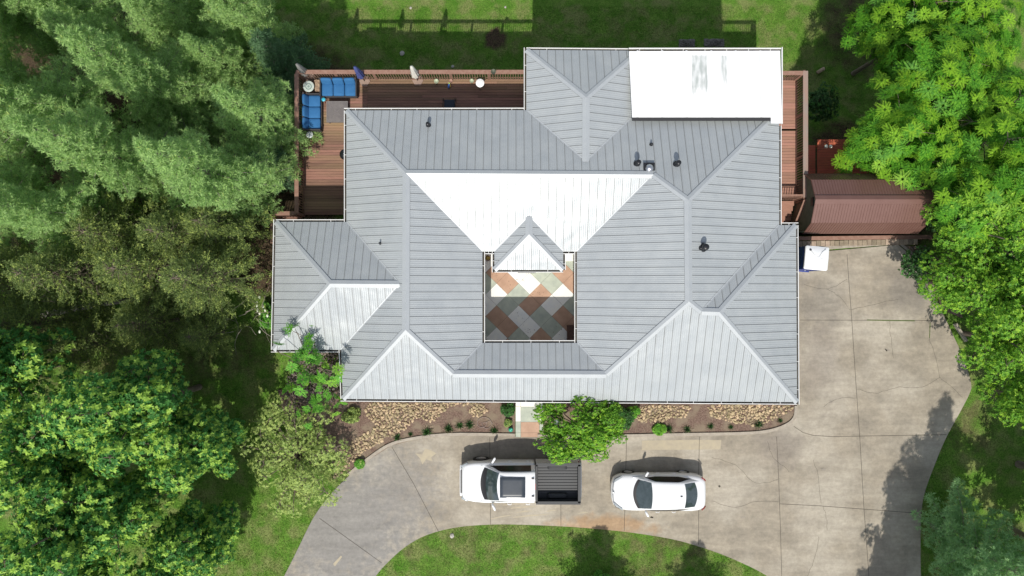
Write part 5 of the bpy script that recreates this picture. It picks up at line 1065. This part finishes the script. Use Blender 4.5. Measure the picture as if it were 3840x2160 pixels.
g, br = pine_data(31, 8.2, 2.6); dpine = make_tree('pine_tree', 'x', 'tree', g, [M_needle3, M_needle2], br, M_barkpine, GP)
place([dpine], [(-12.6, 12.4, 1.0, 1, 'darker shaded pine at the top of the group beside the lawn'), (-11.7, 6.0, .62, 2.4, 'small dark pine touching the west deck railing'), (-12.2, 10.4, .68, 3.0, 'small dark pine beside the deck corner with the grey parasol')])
g, br = pine_data(41, 9.5, 2.9, nl=.20, k=14, step=.32, hi=.04); bp_ = make_tree('pine_tree', 'x', 'tree', g, [M_needle2, M_needle], br, M_barkpine, None)
place([bp_], [(21.3, -12.0, 1.0, .5, 'blue green pine in the bottom right corner beyond the driveway')])
bp_['label'] = 'blue green pine in the bottom right corner beyond the driveway'
cedars = []
for sd, h, R in ((51, 7.5, 2.5), (52, 6.8, 2.7)):
    g, br = spray_data(sd, h, R); cedars.append(make_tree('cedar_tree', 'x', 'tree', g, [M_cedar, M_cedar_hi], br, M_bark, 'olive green cedars west of the house'))
place(cedars, [(-13.6, .4, 1.0, .5, 'olive cedar nearest the west wing of the house'), (-16.4, .8, 1.05, 2.0, 'olive cedar in the middle of the cedar row'), (-19.6, .6, 1.05, 3.0, 'olive cedar left of the middle of the cedar row'),
               (-23.0, .2, 1.05, 1.0, 'olive cedar at the left edge of the photo'), (-16.9, -1.6, .75, 4.0, 'low dark cedar behind the leafy trees at lower left'), (-13.4, 2.9, .85, 5.0, 'shaded cedar between the pines and the west wing'),
               (-15.0, 2.4, .9, .2, 'shaded cedar second from the house below the pines'), (-18.0, 2.4, .95, 1.3, 'dark cedar behind the middle of the cedar row'), (-21.4, -1.6, .95, 2.4, 'dark low cedar at the left below the cedar row'), (-25.4, -2.2, 1.0, 5.1, 'olive cedar at the left edge above the leafy trees'),
               (-19.5, -2.6, .8, 3.7, 'dark cedar between the fallen trunk and the leafy trees'), (-14.6, -2.2, .6, 2.2, 'small shaded cedar right of the bare branches')])
gums = []
for sd, h, R in ((61, 10.8, 2.6), (62, 9.8, 2.2)):
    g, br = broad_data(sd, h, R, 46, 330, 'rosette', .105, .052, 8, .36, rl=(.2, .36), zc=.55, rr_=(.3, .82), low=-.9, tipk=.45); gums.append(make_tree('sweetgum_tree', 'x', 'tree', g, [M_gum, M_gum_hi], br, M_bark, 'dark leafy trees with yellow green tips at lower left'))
place(gums, [(-15.8, -5.0, 1.1, .4, 'large leafy tree with yellow tips above the others at lower left', 0), (-13.7, -6.9, .88, 1.9, 'leafy tree with yellow tips nearest the driveway curve', 1), (-17.4, -9.4, 1.1, 3.0, 'leafy tree with yellow tips at the bottom left corner', 0),
             (-14.1, -11.2, .88, 4.1, 'leafy tree with yellow tips at the bottom edge beside the grass strip', 1), (-19.2, -6.9, 1.1, 5.2, 'leafy tree with yellow tips on the left edge of the photo', 1), (-19.4, -12, 1.1, 2.2, 'leafy tree with yellow tips below the left edge', 0), (-15.2, -13.6, 1.0, 1.0, 'leafy tree with yellow tips cut by the bottom edge', 1), (-21.5, -3.6, 1.2, 3.4, 'leafy tree on the left edge below the cedars', 0)])
locs = []
for sd, h, R in ((71, 9.0, 3.5), (72, 8.0, 3.1)):
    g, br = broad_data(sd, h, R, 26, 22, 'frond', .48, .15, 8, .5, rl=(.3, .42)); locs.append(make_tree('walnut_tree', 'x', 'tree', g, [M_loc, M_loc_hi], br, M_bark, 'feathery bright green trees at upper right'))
place(locs, [(19.2, 6.6, 1.0, .4, 'feathery tree overhanging the red platform and shed', 1), (20.8, 9.6, 1.12, 1.6, 'tallest sunlit feathery tree at upper right', 0), (21.0, 13.2, 1.05, 3.0, 'feathery tree at the top edge beside the lawn', 1),
             (22.4, 4.8, 1.0, 4.4, 'feathery tree behind the shed at the right edge', 0), (24.6, 13, 1.05, 2, 'feathery tree in the top right corner', 1), (24.8, 8.2, 1.05, 3.3, 'feathery tree at the right edge between the tallest one and the corner', 1), (21.4, 16.5, 1.1, 1.3, 'feathery tree cut by the top edge near the right corner', 0)])
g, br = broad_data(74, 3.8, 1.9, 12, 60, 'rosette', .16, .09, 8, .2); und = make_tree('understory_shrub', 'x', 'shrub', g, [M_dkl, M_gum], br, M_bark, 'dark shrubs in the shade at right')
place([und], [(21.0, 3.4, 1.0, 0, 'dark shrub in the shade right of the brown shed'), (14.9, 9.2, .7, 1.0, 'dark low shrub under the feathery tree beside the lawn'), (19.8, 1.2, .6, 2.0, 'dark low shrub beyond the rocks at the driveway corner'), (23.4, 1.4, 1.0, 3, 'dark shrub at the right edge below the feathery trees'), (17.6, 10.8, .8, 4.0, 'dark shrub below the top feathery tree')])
maps = []
for sd, h, R in ((81, 6.6, 2.3),):
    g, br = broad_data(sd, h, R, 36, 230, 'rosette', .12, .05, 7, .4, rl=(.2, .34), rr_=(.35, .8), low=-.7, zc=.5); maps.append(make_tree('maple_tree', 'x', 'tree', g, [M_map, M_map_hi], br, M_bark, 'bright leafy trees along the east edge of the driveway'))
place(maps, [(20.9, .3, .85, .2, 'bright leafy tree overhanging the driveway at its upper right corner'), (22.8, -2.3, .95, 1.4, 'bright leafy tree at the right edge beside the lawn strip'), (21.4, 2.6, 1.0, 2.6, 'bright leafy tree above the other two at the right edge'), (23.2, -.4, 1.1, 4.0, 'bright leafy tree on the right edge of the photo'), (24.2, -5.2, 1.0, 5.0, 'bright leafy tree right of the lawn strip mostly outside the photo'), (25.6, -8.9, 1.35, 2.0, 'leafy tree outside the right edge shading the lawn strip'), (25.2, -12.2, 1.3, 3.4, 'leafy tree outside the right edge beyond the blue green pine')])
# trees outside the frame to the south whose shade falls on the driveway and lawn
place(gums, [(19.6, -17.2, (.95, .95, 1.3), 1.0, 'leafy tree south of the driveway outside the photo', 0), (18.6, -20.5, (.95, .95, 1.4), 2.0, 'leafy tree south west of the other outside the photo', 1), (20.6, -19.2, (.9, .9, 1.5), 2.0, 'leafy tree beyond the bottom right pine outside the photo', 1)]); 
place(pines, [(24.5, -19.5, .95, 1.0, 'pine south of the driveway outside the photo', 1), (4.1, -16.0, (.85, .85, .55), 1.0, 'pine below the bottom edge throwing a narrow shadow on the island lawn', 2), (8.9, -17.6, (.85, .85, .58), 2.0, 'pine south of the island lawn outside the photo', 1)])
# small trees around the house
g, br = broad_data(91, 5.2, 1.9, 17, 8, 'frond', .34, .13, 7, .4, rl=(.2, .3), rr_=(.4, 1.0), zc=.6, trunk_r=.05)
t = make_tree('young_walnut_tree', 'slender bright green young tree leaning over the west wing roof corner', 'tree', g, [M_wal, M_wal_hi], br, M_bark, None); t.location = (-9.1, -3.7, 0)
dup(t, (-8.75, -5.1, 0), 2.2, .72, 'low bright green sapling in front of the house corner below the leaning tree')
g, br = broad_data(92, 2.9, 2.5, 60, 300, 'rosette', .085, .03, 7, .45, rl=(.14, .26), rr_=(.3, 1.0), zc=.5, trunk_r=.05)
t = make_tree('olive_shrub_tree', 'wide pale olive green shrub tree between the lawn and the left bed', 'tree', g, [M_olive, M_olive_hi], br, M_bark, None); t.location = (-10.4, -8.2, 0); t.scale = (1.12, 1.1, 1)
g, br = broad_data(93, 2.9, 1.55, 60, 300, 'rosette', .075, .036, 7, .4, rl=(.15, .28), rr_=(.35, 1.0), zc=.6, trunk_r=.05)
t = make_tree('japanese_maple', 'round bright green small tree at the right of the entrance path', 'tree', g, [M_map, M_map_hi], br, M_bark, None); t.location = (3.2, -6.65, .05); t.scale = (1.45, 1.0, 1.35)
# shrubs
def shrub(name, x, y, r, h, mats_, label, seed, per=120, ll=.07, lw=.04, nl=10, hi=.25, cat='shrub', group=None, zc=.4):
    g, br = broad_data(seed, h, r, nl, per, 'rosette', ll, lw, 6, hi, rl=(.3, .5), zc=zc, trunk_r=.02); t = make_tree(name, label, cat, g, mats_, br, M_bark, group, 'stem'); t.location = (x, y, ground_z(x, y) + .03); return t
c = PD(1555, 1048); shrub('dark_shrub', c.x, c.y, .75, .9, [M_dkl, M_gum], 'dark green shrub between the small maple and the river rocks', 101, 200)
c = PD(1595, 1035); shrub('dark_shrub', c.x - .1, c.y, .4, .7, [M_wal, M_wal_hi], 'light green shrub at the left end of the right hand river rocks', 102)
c = PD(1658, 1077); shrub('hosta', c.x, c.y, .38, .35, [M_wal, M_wal_hi], 'bright lime green leafy plant by the right hand kerb', 103, 60, .12, .07, 6, .6, 'plant')
c = PD(1277, 1030); shrub('dark_shrub', c.x, c.y + .1, .42, .7, [M_dkl, M_gum], 'dark green shrub beside the left of the entrance path', 104)
c = PD(1277, 1062); shrub('dark_shrub', c.x, c.y, .22, .3, [M_olive, M_dkl], 'small brownish shrub below the dark one left of the path', 105, 60)
c = P(1003, 1185, .3); t = shrub('hydrangea', c.x, c.y, .45, .8, [M_wal, M_dkl], 'white flowering shrub against the west wing wall', 106, 80, .12, .08)
b = MB(); rd = random.Random(3)
for i in range(9): b.lathe((rd.uniform(-.38, .3), rd.uniform(-.5, .6), rd.uniform(.62, .85)), [(.01, 0), (.06, .02), (.05, .06), (.01, .08)], 8)
t.scale = (1, 1.6, 1); o = b.build('flower_cluster', simple('flower_white', (.7, .74, .62), .8), t)
c = PD(890, 1045); shrub('dark_shrub', c.x, c.y, .5, .6, [M_olive, M_olive_hi], 'thin olive shrub on the mulch beside the olive tree', 107, 70)
c = PD(905, 1170); shrub('dark_shrub', c.x, c.y + .1, .3, .35, [M_wal, M_olive], 'low green weeds at the left bed kerb', 108, 60)
c = PD(2315, 645); shrub('dark_shrub', c.x, c.y, .4, .4, [M_map, M_olive], 'green weeds between the retaining wall and the dark rocks', 109, 60)
c = PD(1512, 1437); shrub('juniper_tip', c.x, c.y - .1, .45, .9, [M_wal, M_dkl], 'small green shrub at the bottom edge of the island lawn', 110, 120)
# liriope tufts
def tuft(label, px, py, s, pale=.25, seed=0):
    rs = np.random.RandomState(seed); n = 170; az = rs.uniform(0, 6.3, n); el = rs.uniform(.3, 1.4, n); D = np.stack([np.cos(az) * np.cos(el), np.sin(az) * np.cos(el), np.sin(el)], 1); Pn = rs.normal(size=(n, 3)) * np.array([.04, .04, 0]); N = rdirs(rs, n); L = .30 * rs.uniform(.6, 1.1, n)
    Q = leaves(Pn, D, N, L, .022, .35); sel = rs.rand(n) < pale; n2 = 90; az = rs.uniform(0, 6.3, n2); D2 = np.stack([np.cos(az), np.sin(az), rs.uniform(.05, .3, n2)], 1); Q2 = leaves(rs.normal(size=(n2, 3)) * np.array([.08, .08, .0]) + [0, 0, .02], unit(D2), rdirs(rs, n2), .3, .016, .1)
    me = np_mesh('grass_tuft', [(Q[~sel], 0), (Q[sel], 1), (Q2, 2)], [M_lil, M_gum, M_lilt]); o = bpy.data.objects.new('grass_tuft', me); C.objects.link(o); p = PD(px, py, .06); o.location = p; o.scale = (s,) * 3; tag(o, label, 'plant', 'grass tufts planted along the kerb'); return o
names = ['first', 'second', 'third', 'fourth', 'fifth', 'sixth', 'seventh', 'eighth']
LT = [(1000, 1100, .9), (1033, 1092, .6), (1075, 1086, 1.15), (1128, 1078, 1.05), (1156, 1070, .9), (1181, 1068, 1.05), (1243, 1083, .9)]
for i, (x, y, s) in enumerate(LT): tuft('dark grass tuft, %s from the left in the bed left of the path' % names[i], x, y, s, .2, i)
RT = [(1682, 1078, 1.0), (1728, 1080, .9), (1787, 1072, .75), (1838, 1074, .6), (1907, 1067, 1.0), (1962, 1058, .6)]
for i, (x, y, s) in enumerate(RT): tuft('dark grass tuft, %s from the left in the bed right of the path' % names[i], x, y, s, .2, 20 + i)
# fallen trunk with bare branches under the cedars
b = MB(); A_ = P(160, 1180, .3); B_ = P(620, 1110, 1.0); b.tube([A_, A_.lerp(B_, .5) + Vector((0, .1, .1)), B_], .17, 10, 0, .09); root = thing('fallen_tree', 'grey fallen tree trunk with bare tangled branches under the cedars', 'fallen tree', A_)
b.build('trunk', bark('dead_bark', (.26, .23, .19), (.36, .32, .27)), root, A_); b = MB(); rd = random.Random(4)
for i in range(60):
    p = P(rd.uniform(300, 980), rd.uniform(1160, 1260), 1.1 + rd.uniform(-.4, .5)); pts = [p]; d = Vector((rd.uniform(-.6, .9), rd.uniform(-1, .35), rd.uniform(-.25, .25))).normalized()
    for k in range(5): d = (d + Vector((rd.uniform(-.35, .35), rd.uniform(-.35, .35), rd.uniform(-.15, .15)))).normalized(); pts.append(pts[-1] + d * rd.uniform(.18, .34))
    b.tube(pts, rd.uniform(.010, .022), 4, 0, .004, False)
b.build('branch', bark('dead_twig', (.24, .21, .18), (.34, .30, .25)), root, A_)
# bare twiggy shrub by the mulch
b = MB(); c = PD(872, 1030); rd = random.Random(6)
for i in range(60):
    pts = [c + Vector((rd.uniform(-.1, .1), rd.uniform(-.1, .1), .03))]; d = Vector((rd.gauss(0, 1), rd.gauss(0, 1), rd.uniform(.3, 1.2))).normalized()
    for k in range(4): d = (d + Vector((rd.uniform(-.4, .4), rd.uniform(-.4, .4), -.1))).normalized(); pts.append(pts[-1] + d * rd.uniform(.08, .16))
    b.tube(pts, .007, 4, 0, .003, False)
tag(b.build('bare_shrub', bark('pale_twig', (.30, .25, .2), (.4, .34, .28)), origin=c), 'leafless grey twiggy shrub on the mulch at the house corner', 'shrub')

# ---------------------------------------------------------------- grass blades
rs = np.random.RandomState(77); N0 = 620000
X = rs.uniform(-21, 22, N0); Y = rs.uniform(-15.5, 17.5, N0)
def gz_np(x, y):
    s = lambda t: (lambda q: q * q * (3 - 2 * q))(np.clip(t, 0, 1)); z = -7.6 * s((y - 3) / 11) - .8 * s((y - 13) / 12); z = z - 1.7 * s((y - 2.55) / .35) * (1 - s((y - 6) / 8)) * s((x - 13.2) / .3); return z
Z = gz_np(X, Y); keep = ~inside_np(X, Y, drive_poly) & ~inside_np(X, Y, [tuple(p) for p in inset(outer2, .1)]) & ~((X > -11.7) & (X < 14.6) & (Y > 3) & (Y < 10.8))
bed = [tuple(PD(*p)[:2]) for p in [(860, 1215), (930, 1155), (985, 1120), (1110, 1097), (1990, 1097), (2010, 990), (720, 880), (722, 1070), (840, 1150)]]
keep &= ~inside_np(X, Y, bed); keep &= ~((X > 13.2) & (Y > -1) & (Y < 6) & (X < 20.2)) & ~((X > 5.3) & (X < 14) & (Y < 3) & (Y > -12.8) & (X < 13)) 
sl = np.zeros(N0)
for a_, b_, r_, s_ in SOIL: sl = np.maximum(sl, s_ * (1 - np.clip((np.hypot(X - a_, Y - b_) / r_ - .55) / .6, 0, 1)))
cl = np.sin(X * 2.3 + np.sin(Y * 1.7) * 2) * np.cos(Y * 2.9 + np.sin(X * 1.3) * 2); keep &= rs.rand(N0) > np.clip(sl * 1.05 - .1, 0, .97); keep &= rs.rand(N0) < .62 + .38 * cl
X, Y, Z = X[keep], Y[keep], Z[keep]; n = len(X); D = unit(rs.normal(size=(n, 3)) * np.array([.8, .8, .1]) + [0, 0, .75]); S = unit(np.cross(D, rdirs(rs, n))); L = rs.uniform(.05, .12, n)[:, None]; B0 = np.stack([X, Y, Z - .02], 1)
Tn = np.stack([B0 - S * .011, B0 + S * .011, B0 + D * L], 1).astype(np.float32)
me = bpy.data.meshes.new('grass'); me.vertices.add(n * 3); me.vertices.foreach_set('co', Tn.reshape(-1)); me.loops.add(n * 3); me.loops.foreach_set('vertex_index', np.arange(n * 3, dtype=np.int32)); me.polygons.add(n); me.polygons.foreach_set('loop_start', np.arange(0, n * 3, 3, dtype=np.int32))
me.materials.append(leafmat('grass_blade', (.105, .24, .03), .45, .35)); me.materials.append(leafmat('pale_grass_blade', (.26, .27, .09), .3, .3)); me.polygons.foreach_set('material_index', (rs.rand(n) < np.where(Y < -12, .30, .12)).astype(np.int32)); me.update(calc_edges=True)
o = bpy.data.objects.new('grass', me); C.objects.link(o); tag(o, 'short green lawn grass blades', None, None, 'stuff')
for o in C.objects:
    if '_used' in o: del o['_used']
